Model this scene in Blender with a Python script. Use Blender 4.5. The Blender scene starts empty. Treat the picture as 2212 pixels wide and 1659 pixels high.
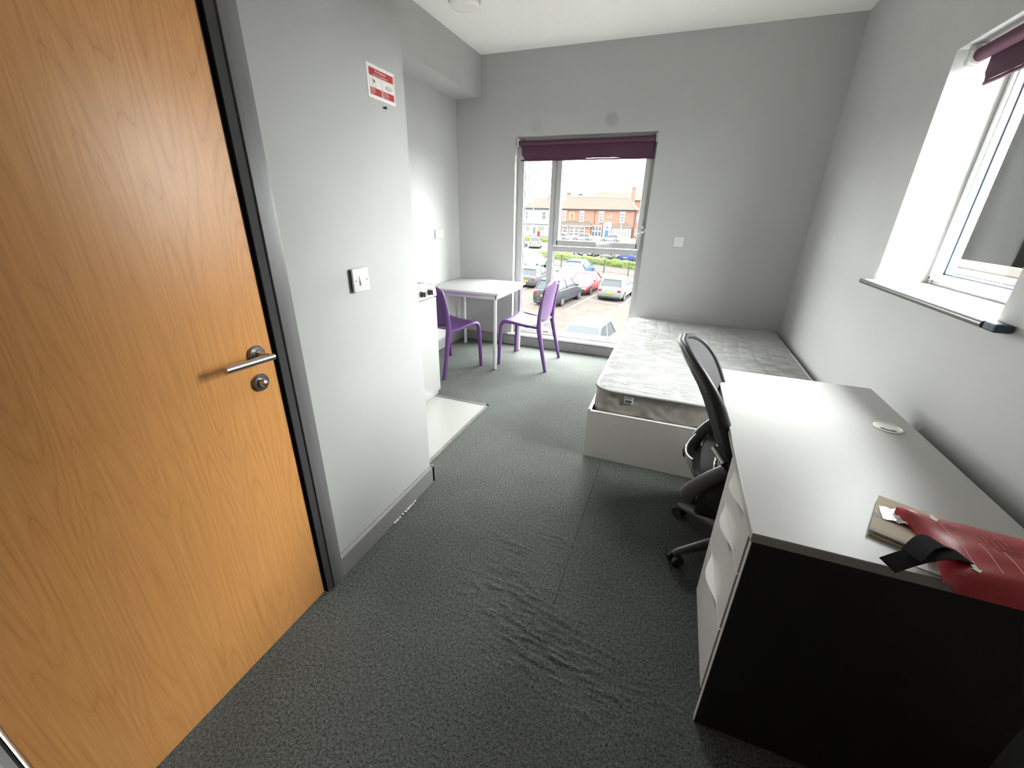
import bpy, bmesh, math, random
from mathutils import Vector, Matrix, noise
PI = math.pi
random.seed(7)
C = bpy.context.scene.collection
S = bpy.context.scene

# ------------------------------------------------------------------ camera
cam = bpy.data.cameras.new('camera'); co = bpy.data.objects.new('camera', cam); C.objects.link(co)
cam.sensor_width = 36.0; cam.sensor_fit = 'HORIZONTAL'
cam.lens = 879.83 / 2212 * 36.0
cam.clip_start = 0.02; cam.clip_end = 600
RA, RB, RC = math.radians(67.1227), math.radians(20.6816), math.radians(1.2958)
rot = Matrix.Rotation(RB, 4, 'Z') @ Matrix.Rotation(RA, 4, 'X') @ Matrix.Rotation(RC, 4, 'Z')
co.matrix_world = Matrix.Translation((0, 0, 1.42)) @ rot
S.camera = co

# ------------------------------------------------------------------ sky, exposure
w = bpy.data.worlds.new('overcast_sky'); S.world = w; w.use_nodes = True
wn = w.node_tree; wn.nodes.clear()
tc = wn.nodes.new('ShaderNodeTexCoord'); sep = wn.nodes.new('ShaderNodeSeparateXYZ')
rampw = wn.nodes.new('ShaderNodeValToRGB'); bg = wn.nodes.new('ShaderNodeBackground'); ow = wn.nodes.new('ShaderNodeOutputWorld')
rampw.color_ramp.elements[0].position = 0.0; rampw.color_ramp.elements[0].color = (0.50, 0.505, 0.51, 1)
rampw.color_ramp.elements[1].position = 1.0; rampw.color_ramp.elements[1].color = (0.76, 0.775, 0.78, 1)   # overcast sky, somewhat brighter overhead than at the horizon
bg.inputs['Strength'].default_value = 31.5
wn.links.new(tc.outputs['Generated'], sep.inputs[0]); wn.links.new(sep.outputs['Z'], rampw.inputs[0])
dt = wn.nodes.new('ShaderNodeVectorMath'); dt.operation = 'DOT_PRODUCT'; dt.inputs[1].default_value = (.80, .05, .60)   # broad glow where the hidden sun stands, off to the right
mx0 = wn.nodes.new('ShaderNodeMath'); mx0.operation = 'MAXIMUM'; mx0.inputs[1].default_value = 0
pw = wn.nodes.new('ShaderNodeMath'); pw.operation = 'POWER'; pw.inputs[1].default_value = 2.0
ma = wn.nodes.new('ShaderNodeMath'); ma.operation = 'MULTIPLY_ADD'; ma.inputs[1].default_value = 0.6; ma.inputs[2].default_value = 1.0
vm = wn.nodes.new('ShaderNodeVectorMath'); vm.operation = 'SCALE'
wn.links.new(tc.outputs['Generated'], dt.inputs[0]); wn.links.new(dt.outputs['Value'], mx0.inputs[0]); wn.links.new(mx0.outputs[0], pw.inputs[0]); wn.links.new(pw.outputs[0], ma.inputs[0])
wn.links.new(rampw.outputs[0], vm.inputs[0]); wn.links.new(ma.outputs[0], vm.inputs['Scale'])
wn.links.new(vm.outputs[0], bg.inputs[0]); wn.links.new(bg.outputs[0], ow.inputs[0])

S.view_settings.view_transform = 'Standard'; S.view_settings.look = 'None'
S.view_settings.exposure = 1.18; S.view_settings.gamma = 1.0; S.view_settings.use_curve_mapping = False
S.cycles.use_denoising = True
S.cycles.max_bounces = 16; S.cycles.diffuse_bounces = 10; S.cycles.transparent_max_bounces = 16
S.cycles.sample_clamp_indirect = 20

def portal(loc, rotm, sx, sy):                       # sampling portals in the two window openings: guide the sky light, emit nothing themselves
    l = bpy.data.lights.new('window_portal', 'AREA'); l.shape = 'RECTANGLE'; l.size = sx; l.size_y = sy
    l.cycles.is_portal = True
    o = bpy.data.objects.new('window_portal', l); C.objects.link(o); o.location = loc; o.rotation_euler = rotm
portal((-0.975, 4.50, 1.11), (PI/2, 0, PI), 1.34, 2.0)
portal((1.33, 2.26, 1.62), (PI/2, 0, PI/2), 0.98, 1.0)

# ------------------------------------------------------------------ materials
MC = {}; SPEC = [.5]
def newmat(name):
    m = bpy.data.materials.new(name); m.use_nodes = True
    nt = m.node_tree; return m, nt, nt.nodes['Principled BSDF']
def s2l(c):
    return tuple((x/12.92 if x <= .04045 else ((x+.055)/1.055)**2.4) for x in c)
def mat(name, col, rough=.5, metal=0, spec=None, var=0, vscale=40, bump=0, bscale=200, coat=0, stretch=None, emit=0):
    if name in MC: return MC[name]
    m, nt, b = newmat(name); N = nt.nodes; L = nt.links
    b.inputs['Base Color'].default_value = (*col, 1); b.inputs['Roughness'].default_value = rough
    b.inputs['Metallic'].default_value = metal; b.inputs['Specular IOR Level'].default_value = SPEC[0] if spec is None else spec
    b.inputs['Coat Weight'].default_value = coat
    if emit: b.inputs['Emission Color'].default_value = (*col, 1); b.inputs['Emission Strength'].default_value = emit
    g = N.new('ShaderNodeNewGeometry'); mp = N.new('ShaderNodeMapping'); L.new(g.outputs['Position'], mp.inputs[0])
    if stretch: mp.inputs['Scale'].default_value = stretch
    n = N.new('ShaderNodeTexNoise'); n.inputs['Scale'].default_value = vscale; n.inputs['Detail'].default_value = 4
    L.new(mp.outputs[0], n.inputs['Vector'])
    r = N.new('ShaderNodeValToRGB')
    v = var if var else .02
    r.color_ramp.elements[0].position = .3; r.color_ramp.elements[1].position = .7
    r.color_ramp.elements[0].color = (*[max(0, c*(1-v)) for c in col], 1)
    r.color_ramp.elements[1].color = (*[min(1, c*(1+v)) for c in col], 1)
    L.new(n.outputs['Fac'], r.inputs[0]); L.new(r.outputs[0], b.inputs['Base Color'])
    if bump:
        n2 = N.new('ShaderNodeTexNoise'); n2.inputs['Scale'].default_value = bscale; n2.inputs['Detail'].default_value = 3
        L.new(mp.outputs[0], n2.inputs['Vector'])
        bp = N.new('ShaderNodeBump'); bp.inputs['Strength'].default_value = bump; bp.inputs['Distance'].default_value = .002
        L.new(n2.outputs['Fac'], bp.inputs['Height']); L.new(bp.outputs[0], b.inputs['Normal'])
    MC[name] = m; return m

wall_grey = mat('wall_paint_grey', (.47, .47, .462), .75, var=.025, vscale=3, bump=.12, bscale=350)
wall_white = mat('reveal_white', (.46, .46, .45), .6, bump=.08, bscale=300)
ceil_m = mat('ceiling_white', (.93, .925, .88), .8, bump=.08, bscale=300)
skirt_m = mat('skirting_grey', (.235, .23, .23), .35, var=.05, vscale=15)
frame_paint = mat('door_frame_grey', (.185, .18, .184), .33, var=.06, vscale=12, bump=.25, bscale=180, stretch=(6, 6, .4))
upvc = mat('white_upvc', (.44, .445, .44), .28)
gasket = mat('dark_gasket', (.03, .035, .05), .6)
steel = mat('brushed_steel', (.56, .55, .54), .27, 1, bump=.05, bscale=900)
steel_dark = mat('worn_steel', (.34, .33, .32), .3, 1)
alu = mat('silver_painted_steel', (.56, .57, .57), .35, .35)
black_pl = mat('black_plastic', (.018, .018, .019), .42, bump=.1, bscale=600)
grey_pl = mat('dark_grey_plastic', (.10, .10, .103), .38, bump=.1, bscale=500)
white_pl = mat('white_plastic', (.66, .66, .645), .3)
cream_pl = mat('cream_plastic', (.78, .77, .72), .35)
purple = mat('purple_plastic', (.098, .036, .15), .42, var=.04, bump=.06, bscale=500)
desk_top_m = mat('desk_laminate', (.39, .385, .372), .42, var=.03, vscale=300, spec=.34)
desk_front_m = mat('desk_front_laminate', (.50, .49, .47), .38, var=.02)
desk_edge_m = mat('desk_edge_band', (.36, .34, .32), .45)
black_lam = mat('black_laminate', (.012, .011, .012), .5)
bed_m = mat('bed_board', (.68, .66, .63), .45)
purple_blind = mat('plum_blind_fabric', (.085, .03, .055), .8, var=.08, vscale=400, bump=.2, bscale=900)
matt_side = mat('mattress_side_grey', (.37, .345, .31), .75, var=.16, vscale=14, bump=.3, bscale=60)
matt_top = mat('mattress_white', (.335, .335, .32), .8, var=.02, bump=.25, bscale=90)
table_m = mat('table_laminate', (.36, .355, .345), .45)
kraft = mat('kraft_card', (.50, .42, .32), .8, var=.06, vscale=60)
kraft_dark = mat('grey_tape', (.20, .18, .16), .6)
paper_m = mat('white_paper', (.82, .82, .82), .6)
foil = mat('clear_wrap', (.82, .83, .82), .15, spec=.9)
red_fab = mat('red_pvc_pouch', (.36, .018, .024), .38, var=.12, vscale=18, bump=.25, bscale=25)
tab_m = mat('black_webbing', (.008, .006, .007), .8, spec=.12, bump=.4, bscale=400)
print_w = mat('faded_white_print', (.72, .46, .44), .6)
print_w2 = mat('white_print', (.85, .83, .80), .6)
sign_red = mat('sign_red', (.50, .035, .04), .4)
sign_blk = mat('sign_black', (.03, .03, .03), .5)
lino_m = mat('white_vinyl', (.33, .33, .305), .4, var=.05, vscale=120, bump=.1, bscale=160)
trim_metal = mat('worn_grey_metal_trim', (.22, .22, .215), .4, .6, var=.15, vscale=30)
hob_m = mat('hob_steel', (.30, .29, .28), .3, .9)
quiltw = print_w2

def glass_mat():
    m = bpy.data.materials.new('window_glass'); m.use_nodes = True; nt = m.node_tree; nt.nodes.clear()
    o = nt.nodes.new('ShaderNodeOutputMaterial'); t = nt.nodes.new('ShaderNodeBsdfTransparent'); g = nt.nodes.new('ShaderNodeBsdfGlossy')
    t.inputs[0].default_value = (.97, .98, .97, 1); g.inputs['Roughness'].default_value = .01
    lw = nt.nodes.new('ShaderNodeLayerWeight'); lw.inputs[0].default_value = .5
    p = nt.nodes.new('ShaderNodeMath'); p.operation = 'POWER'; p.inputs[1].default_value = 5
    f = nt.nodes.new('ShaderNodeMath'); f.operation = 'MULTIPLY_ADD'; f.inputs[1].default_value = .5; f.inputs[2].default_value = .012
    nt.links.new(lw.outputs['Facing'], p.inputs[0]); nt.links.new(p.outputs[0], f.inputs[0])
    mx = nt.nodes.new('ShaderNodeMixShader')
    nt.links.new(f.outputs[0], mx.inputs[0]); nt.links.new(t.outputs[0], mx.inputs[1]); nt.links.new(g.outputs[0], mx.inputs[2]); nt.links.new(mx.outputs[0], o.inputs[0])
    return m
glass = glass_mat()

def mesh_fabric_mat():                                # open black mesh of the chair back: real see-through weave
    m = bpy.data.materials.new('chair_mesh_fabric'); m.use_nodes = True; nt = m.node_tree; N = nt.nodes; L = nt.links
    b = N['Principled BSDF']; b.inputs['Base Color'].default_value = (.065, .064, .066, 1); b.inputs['Roughness'].default_value = .8; b.inputs['Specular IOR Level'].default_value = .1
    
    t = N.new('ShaderNodeBsdfTransparent'); mx = N.new('ShaderNodeMixShader'); mx.inputs[0].default_value = .93
    L.new(t.outputs[0], mx.inputs[1]); L.new(b.outputs[0], mx.inputs[2]); L.new(mx.outputs[0], N['Material Output'].inputs[0])
    return m
meshfab = mesh_fabric_mat()

def carpet_mat():
    m, nt, b = newmat('dark_grey_carpet'); N = nt.nodes; L = nt.links
    b.inputs['Roughness'].default_value = .95; b.inputs['Specular IOR Level'].default_value = .15
    g = N.new('ShaderNodeNewGeometry')
    n = N.new('ShaderNodeTexNoise'); n.inputs['Scale'].default_value = 120; n.inputs['Detail'].default_value = 6; n.inputs['Roughness'].default_value = .75
    L.new(g.outputs['Position'], n.inputs['Vector'])
    r = N.new('ShaderNodeValToRGB'); e = r.color_ramp.elements
    e[0].position = .34; e[0].color = (.022, .025, .0235, 1); e[1].position = .66; e[1].color = (.165, .176, .160, 1)
    L.new(n.outputs['Fac'], r.inputs[0])
    n3 = N.new('ShaderNodeTexNoise'); n3.inputs['Scale'].default_value = 2.2; n3.inputs['Detail'].default_value = 3
    L.new(g.outputs['Position'], n3.inputs['Vector'])
    mr = N.new('ShaderNodeMapRange'); mr.inputs[1].default_value = .3; mr.inputs[2].default_value = .7; mr.inputs[3].default_value = .88; mr.inputs[4].default_value = 1.12
    L.new(n3.outputs['Fac'], mr.inputs[0])
    mu = N.new('ShaderNodeMix'); mu.data_type = 'RGBA'; mu.blend_type = 'MULTIPLY'; mu.inputs[0].default_value = 1
    L.new(r.outputs[0], mu.inputs[6]); L.new(mr.outputs[0], mu.inputs[7]); L.new(mu.outputs[2], b.inputs['Base Color'])
    n2 = N.new('ShaderNodeTexNoise'); n2.inputs['Scale'].default_value = 330; n2.inputs['Detail'].default_value = 3
    L.new(g.outputs['Position'], n2.inputs['Vector'])
    bp = N.new('ShaderNodeBump'); bp.inputs['Strength'].default_value = .8; bp.inputs['Distance'].default_value = .004
    L.new(n2.outputs['Fac'], bp.inputs['Height']); L.new(bp.outputs[0], b.inputs['Normal'])
    return m
carpet = carpet_mat()

def oak_mat():
    m, nt, b = newmat('oak_veneer'); N = nt.nodes; L = nt.links
    b.inputs['Roughness'].default_value = .31; b.inputs['Specular IOR Level'].default_value = .45
    g = N.new('ShaderNodeNewGeometry')
    def mapn(scale, rot=0):
        mp = N.new('ShaderNodeMapping'); mp.inputs['Scale'].default_value = scale; mp.inputs['Rotation'].default_value = (rot, 0, 0)
        L.new(g.outputs['Position'], mp.inputs[0]); return mp
    mp = mapn((1, 6.0, .62), .04)
    n = N.new('ShaderNodeTexNoise'); n.inputs['Scale'].default_value = 1.25; n.inputs['Detail'].default_value = 1.2; n.inputs['Roughness'].default_value = .45
    L.new(mp.outputs[0], n.inputs['Vector'])
    nj = N.new('ShaderNodeTexNoise'); nj.inputs['Scale'].default_value = 30; nj.inputs['Detail'].default_value = 3
    mj = mapn((1, 1.0, .10)); L.new(mj.outputs[0], nj.inputs['Vector'])
    ad = N.new('ShaderNodeMath'); ad.operation = 'MULTIPLY_ADD'; ad.inputs[1].default_value = .022
    L.new(nj.outputs['Fac'], ad.inputs[0]); L.new(n.outputs['Fac'], ad.inputs[2])
    ml = N.new('ShaderNodeMath'); ml.operation = 'MULTIPLY'; ml.inputs[1].default_value = 26
    L.new(ad.outputs[0], ml.inputs[0])
    fr = N.new('ShaderNodeMath'); fr.operation = 'FRACT'; L.new(ml.outputs[0], fr.inputs[0])
    r = N.new('ShaderNodeValToRGB'); e = r.color_ramp.elements
    e[0].position = 0.0; e[0].color = (.74, .34, .10, 1); e[1].position = 1.0; e[1].color = (.85, .40, .125, 1)
    e2 = e.new(.10); e2.color = (.87, .415, .135, 1); e3 = e.new(.55); e3.color = (.92, .455, .155, 1)
    e4 = e.new(.93); e4.color = (.86, .405, .13, 1)
    L.new(fr.outputs[0], r.inputs[0])
    # fade the rings in and out over the leaf
    nf = N.new('ShaderNodeTexNoise'); nf.inputs['Scale'].default_value = 70; nf.inputs['Detail'].default_value = 5
    mf = mapn((1, 2.6, .06)); L.new(mf.outputs[0], nf.inputs['Vector'])
    rf = N.new('ShaderNodeValToRGB'); ef = rf.color_ramp.elements
    ef[0].position = .3; ef[0].color = (.90, .87, .84, 1); ef[1].position = .72; ef[1].color = (1.05, 1.05, 1.05, 1)
    L.new(nf.outputs['Fac'], rf.inputs[0])
    base = N.new('ShaderNodeMix'); base.data_type = 'RGBA'; base.inputs[6].default_value = (.90, .43, .145, 1)
    nm = N.new('ShaderNodeTexNoise'); nm.inputs['Scale'].default_value = 2.0; mm = mapn((1, 1.6, .8)); L.new(mm.outputs[0], nm.inputs['Vector'])
    mr = N.new('ShaderNodeMapRange'); mr.inputs[1].default_value = .35; mr.inputs[2].default_value = .6; mr.inputs[3].default_value = .35; mr.inputs[4].default_value = .95
    L.new(nm.outputs['Fac'], mr.inputs[0]); L.new(mr.outputs[0], base.inputs[0]); L.new(r.outputs[0], base.inputs[7])
    mu = N.new('ShaderNodeMix'); mu.data_type = 'RGBA'; mu.blend_type = 'MULTIPLY'; mu.inputs[0].default_value = 1
    L.new(base.outputs[2], mu.inputs[6]); L.new(rf.outputs[0], mu.inputs[7]); L.new(mu.outputs[2], b.inputs['Base Color'])
    bp = N.new('ShaderNodeBump'); bp.inputs['Strength'].default_value = .12; bp.inputs['Distance'].default_value = .001
    L.new(nf.outputs['Fac'], bp.inputs['Height']); L.new(bp.outputs[0], b.inputs['Normal'])
    return m
oak = oak_mat()

def spot_wall_mat():                                   # far wall: grey paint with two round smudges of their own over the window
    m, nt, b = newmat('wall_paint_grey_smudged'); N = nt.nodes; L = nt.links
    b.inputs['Roughness'].default_value = .75
    g = N.new('ShaderNodeNewGeometry'); prev = None
    n = N.new('ShaderNodeTexNoise'); n.inputs['Scale'].default_value = 3; L.new(g.outputs['Position'], n.inputs['Vector'])
    r = N.new('ShaderNodeValToRGB'); r.color_ramp.elements[0].color = (.46, .46, .452, 1); r.color_ramp.elements[1].color = (.48, .48, .472, 1)
    L.new(n.outputs['Fac'], r.inputs[0]); prev = r.outputs[0]
    for (x, z, rad, amt) in ((-1.435, 2.175, .065, .25), (-.728, 2.20, .062, .6)):
        d = N.new('ShaderNodeVectorMath'); d.operation = 'DISTANCE'; d.inputs[1].default_value = (x, 4.294, z); L.new(g.outputs['Position'], d.inputs[0])
        mr = N.new('ShaderNodeMapRange'); mr.interpolation_type = 'SMOOTHSTEP'; mr.inputs[1].default_value = rad*.55; mr.inputs[2].default_value = rad*1.25
        mr.inputs[3].default_value = amt; mr.inputs[4].default_value = 0; L.new(d.outputs['Value'], mr.inputs[0])
        mx = N.new('ShaderNodeMix'); mx.data_type = 'RGBA'; mx.inputs[7].default_value = (.30, .297, .29, 1)
        L.new(mr.outputs[0], mx.inputs[0]); L.new(prev, mx.inputs[6]); prev = mx.outputs[2]
    L.new(prev, b.inputs['Base Color'])
    n2 = N.new('ShaderNodeTexNoise'); n2.inputs['Scale'].default_value = 350; L.new(g.outputs['Position'], n2.inputs['Vector'])
    bp = N.new('ShaderNodeBump'); bp.inputs['Strength'].default_value = .12; bp.inputs['Distance'].default_value = .002
    L.new(n2.outputs['Fac'], bp.inputs['Height']); L.new(bp.outputs[0], b.inputs['Normal'])
    return m

# ------------------------------------------------------------------ mesh helpers
class MB:
    def __init__(s): s.v = []; s.f = []
    def add(s, vs, fs):
        o = len(s.v); s.v += [tuple(v) for v in vs]; s.f += [tuple(i+o for i in f) for f in fs]; return s
    def box(s, x0, x1, y0, y1, z0, z1):
        return s.add([(x0,y0,z0),(x1,y0,z0),(x1,y1,z0),(x0,y1,z0),(x0,y0,z1),(x1,y0,z1),(x1,y1,z1),(x0,y1,z1)],
                     [(0,3,2,1),(4,5,6,7),(0,1,5,4),(1,2,6,5),(2,3,7,6),(3,0,4,7)])
    def rbox(s, x0, x1, y0, y1, z0, z1, b=.004, seg=2):
        bm = bmesh.new(); bmesh.ops.create_cube(bm, size=1)
        for v in bm.verts: v.co = Vector(((x0+x1)/2+v.co.x*(x1-x0), (y0+y1)/2+v.co.y*(y1-y0), (z0+z1)/2+v.co.z*(z1-z0)))
        bmesh.ops.bevel(bm, geom=bm.edges[:], offset=b, segments=seg, affect='EDGES', profile=.5)
        bm.verts.index_update()
        s.add([v.co[:] for v in bm.verts], [[v.index for v in f.verts] for f in bm.faces]); bm.free(); return s
    def tube(s, pts, r, n=10, caps=True, sx=1.0, up=None):
        pts = [Vector(p) for p in pts]; k = len(pts); rr = r if isinstance(r, (list, tuple)) else [r]*k
        rings = []; ref = Vector(up) if up else None
        for i, p in enumerate(pts):
            t = (pts[min(i+1, k-1)] - pts[max(i-1, 0)]).normalized()
            if ref is None: ref = Vector((0, 0, 1)) if abs(t.z) < .9 else Vector((1, 0, 0))
            a = t.cross(ref).normalized(); b = a.cross(t).normalized()
            if not up: ref = b
            rings.append([p + a*math.cos(2*PI*j/n)*rr[i]*sx + b*math.sin(2*PI*j/n)*rr[i] for j in range(n)])
        return s.loft(rings, caps)
    def loft(s, rings, caps=True, closed=True):
        n = len(rings[0]); vs = [p for r in rings for p in r]; fs = []
        for i in range(len(rings)-1):
            for j in range(n if closed else n-1):
                a = i*n+j; b = i*n+(j+1) % n; fs.append((a, b, b+n, a+n))
        if caps: fs.append(tuple(range(n))[::-1]); fs.append(tuple(range((len(rings)-1)*n, len(rings)*n)))
        return s.add(vs, fs)
    def cyl(s, p0, p1, r, n=16, r2=None): return s.tube([p0, p1], [r, r if r2 is None else r2], n)
    def lathe(s, prof, c=(0,0,0), axis='z', n=32):
        rings = []
        for (r, h) in prof:
            ring = []
            for j in range(n):
                a = 2*PI*j/n; x, y = r*math.cos(a), r*math.sin(a)
                q = {'z': (x, y, h), 'x': (h, x, y), 'y': (y, h, x)}[axis]
                ring.append((q[0]+c[0], q[1]+c[1], q[2]+c[2]))
            rings.append(ring)
        return s.loft(rings, True)
    def prism(s, poly, a0, a1, axis='z'):
        def P(u, v, t): return {'z': (u, v, t), 'y': (u, t, v), 'x': (t, u, v)}[axis]
        return s.loft([[P(u, v, a0) for u, v in poly], [P(u, v, a1) for u, v in poly]], True)
    def sheet(s, grid, t=None, closed_u=False):        # grid[i][j] -> points; optional thickness vector or function
        m = len(grid); n = len(grid[0]); vs = [Vector(p) for r in grid for p in r]
        fs = [(i*n+j, i*n+j+1, (i+1)*n+j+1, (i+1)*n+j) for i in range(m-1) for j in range(n-1)]
        if t is None: return s.add(vs, fs)
        k = len(vs)
        nr = [Vector((0,0,0)) for _ in vs]
        for f in fs:
            c = (vs[f[2]]-vs[f[0]]).cross(vs[f[3]]-vs[f[1]])
            for i in f: nr[i] = nr[i] + c
        vs2 = [v + nr[i].normalized()*t for i, v in enumerate(vs)]
        fs2 = [tuple(i+k for i in f[::-1]) for f in fs]
        edge = [(j, j+1) for j in range(n-1)] + [(i*n+n-1, (i+1)*n+n-1) for i in range(m-1)] + [((m-1)*n+j+1, (m-1)*n+j) for j in range(n-1)] + [((i+1)*n, i*n) for i in range(m-1)]
        return s.add(vs+vs2, fs+fs2+[(b, a, a+k, b+k) for a, b in edge])
    def xf(s, M): s.v = [tuple(M @ Vector(v)) for v in s.v]; return s

def obj(name, mb, m, parent=None, label=None, smooth=None, mods=None):
    me = bpy.data.meshes.new(name); off = Vector((0, 0, 0))
    if parent is not None and parent.get('_w'): off = Vector(parent['_w'])
    me.from_pydata([tuple(Vector(v)-off) for v in mb.v], [], mb.f)
    bm = bmesh.new(); bm.from_mesh(me); bmesh.ops.recalc_face_normals(bm, faces=bm.faces); bm.to_mesh(me); bm.free()
    me.materials.append(m)
    if smooth is not None:
        me.polygons.foreach_set('use_smooth', [True]*len(me.polygons)); me.set_sharp_from_angle(angle=math.radians(smooth))
    o = bpy.data.objects.new(name, me); C.objects.link(o)
    if parent is not None: o.parent = parent
    if parent is not None and '_w' in parent.keys(): o['_w'] = list(off)
    if label: o['label'] = label
    return o
def thing(name, label, cat, loc=(0,0,0), rz=0, group=None, world=True, kind=None):
    o = bpy.data.objects.new(name, None); C.objects.link(o); o.location = loc; o.rotation_euler = (0, 0, rz); o.empty_display_size = .1
    o['label'] = label; o['category'] = cat
    if group: o['group'] = group
    if kind: o['kind'] = kind
    if world and rz == 0: o['_w'] = list(loc)
    return o
def tag(o, label, cat, group=None, kind=None):
    o['label'] = label; o['category'] = cat
    if group: o['group'] = group
    if kind: o['kind'] = kind
    return o
def struct(name, mb, m, label=None, parent=None, smooth=None):
    o = obj(name, mb, m, parent, smooth=smooth)
    if parent is None: o['kind'] = 'structure'
    if label: o['label'] = label
    return o
def sthing(name, label=None):
    o = bpy.data.objects.new(name, None); C.objects.link(o); o['kind'] = 'structure'; o.empty_display_size = .1
    if label: o['label'] = label
    return o
TXT = []; DRAPE = {}
def text(name, s, size, M, m, parent, ext=.0003, align='LEFT', label=None):
    cu = bpy.data.curves.new(name, 'FONT'); cu.body = s; cu.size = size; cu.extrude = ext; cu.align_x = align; cu.align_y = 'CENTER'
    cu.materials.append(m); o = bpy.data.objects.new(name, cu); C.objects.link(o); o.parent = parent
    off = Vector(parent['_w']) if '_w' in parent.keys() else Vector((0,0,0))
    o.matrix_local = Matrix.Translation(-off) @ M
    if label: o['label'] = label
    TXT.append(o); return o
def frameM(origin, xax, yax):
    x = Vector(xax).normalized(); y = Vector(yax).normalized(); z = x.cross(y)
    return Matrix(((x.x, y.x, z.x, origin[0]), (x.y, y.y, z.y, origin[1]), (x.z, y.z, z.z, origin[2]), (0, 0, 0, 1)))

# ------------------------------------------------------------------ room numbers (metres)
XR, XL, XP, XB = 1.0, -2.288, -1.098, -2.007
YF, YN, YP = 4.294, -1.7, 1.636
ZC, ZB, ZS = 2.775, 2.437, .106
WX0, WX1, WZ0, WZ1 = -1.645, -.305, .108, 2.10          # far window opening
VY0, VY1, VZ0, VZ1 = 1.771, 2.746, 1.131, 2.113         # right window opening
TW = .30
# carpet with the ridges that have worked up in it
def bumpz(x, y):
    z = 0
    for (cx, cy, sx, sy, amp, fx, fy) in ((-.46, 1.35, .16, .035, .006, 3, 60), (-.30, 1.47, .14, .05, .004, 4, 90), (-.35, 1.10, .25, .13, .0042, 7, 70), (-.12, .93, .34, .12, .0055, 6, 75), (.0, 1.30, .08, .05, .003, 5, 70)):
        u = (x-cx)/sx; v = (y-cy+.12*(x-cx))/sy
        g = math.exp(-(u*u+v*v)*.8)
        if g > .01:
            q = noise.noise(Vector((x*fx*2.4, (y+.12*x+.01*noise.noise(Vector((x*9, y*4, 0))))*fy*.9, cx*7)))
            z += g*amp*.6*max(0, .2+q*1.6)
    return z
fl = MB()
x0, x1, y0, y1 = XL-.1, XR+.1, YN-.1, YF+.1
def lin(a, b, n): return [a+(b-a)*i/n for i in range(n+1)]
xs = sorted(set(lin(x0, -1.0, 4) + lin(-1.0, .5, 200) + lin(.5, x1, 3))); ys = sorted(set(lin(y0, .55, 4) + lin(.55, 1.75, 280) + lin(1.75, y1, 4)))
grid = [[(x, y, bumpz(x, y)) for x in xs] for y in ys]
fl.sheet(grid)
struct('floor', fl, carpet, 'dark grey-green carpet, worn and rucked up in the middle', smooth=60)
# thin joint lines cut into the carpet
struct('trim_7', MB().box(-.2335, -.2310, 1.05, 2.2, -.001, .0008), mat('carpet_joint', (.012, .013, .012), .95), 'dark joint line between two carpet strips')
# walls
wf = MB()
wf.box(XL-.2, WX0, YF, YF+TW, 0, ZC); wf.box(WX1, XR+.3, YF, YF+TW, 0, ZC); wf.box(WX0, WX1, YF, YF+TW, -.2, WZ0); wf.box(WX0, WX1, YF, YF+TW, WZ1, ZC)
struct('wall_far', wf, spot_wall_mat(), 'grey far wall with the tall window and two round smudges above it')
wr = MB()
wr.box(XR, XR+TW, YN, VY0, 0, ZC); wr.box(XR, XR+TW, VY1, YF+.0, 0, ZC); wr.box(XR, XR+TW, VY0, VY1, 0, VZ0-.02); wr.box(XR, XR+TW, VY0, VY1, VZ1, ZC)
struct('wall_right', wr, wall_grey, 'grey right wall with a smaller raised window')
struct('wall_left', MB().box(XL-.15, XL, YP-.15, YF, 0, ZC), wall_grey, 'grey left wall of the kitchenette recess')
DY0, DY1, DH = .075, .850, 2.04
wp = MB(); wp.box(XP-.12, XP, DY1, YP, 0, ZC); wp.box(XP-.12, XP, YN, DY0, 0, ZC); wp.box(XP-.12, XP, DY0, DY1, DH, ZC); wp.box(XL-.15, XP-.12, YP-.12, YP, 0, ZC)
struct('wall_door', wp, wall_grey, 'grey wall that holds the oak door')
struct('wall_near', MB().box(XP-.12, XR+TW, YN-.12, YN, 0, ZC), wall_grey, 'grey wall behind the viewpoint')
struct('ceiling', MB().box(XL-.2, XR+TW, YN-.1, YF+TW, ZC, ZC+.15), ceil_m, 'white ceiling')
bk = MB().box(XL, XB, YP, YF, ZB, ZC)
struct('trim_1', bk, wall_grey, 'grey boxed-in bulkhead under the ceiling on the left')
# reveals
rv = MB()
e = .004
rv.box(WX0-.0, WX0+e, YF-.001, YF+TW, WZ0, WZ1); rv.box(WX1-e, WX1, YF-.001, YF+TW, WZ0, WZ1); rv.box(WX0, WX1, YF-.001, YF+TW, WZ1-e, WZ1)
struct('trim_2', rv, wall_white, 'white painted reveal of the tall far window')
rv = MB()
rv.box(XR-.001, XR+TW, VY1-e, VY1, VZ0, VZ1); rv.box(XR+.002, XR+TW, VY0, VY0+e, VZ0, VZ1); rv.box(XR+.001, XR+TW, VY0, VY1, VZ1-e, VZ1)
struct('trim_3', rv, wall_white, 'white painted reveal of the right window')
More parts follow.
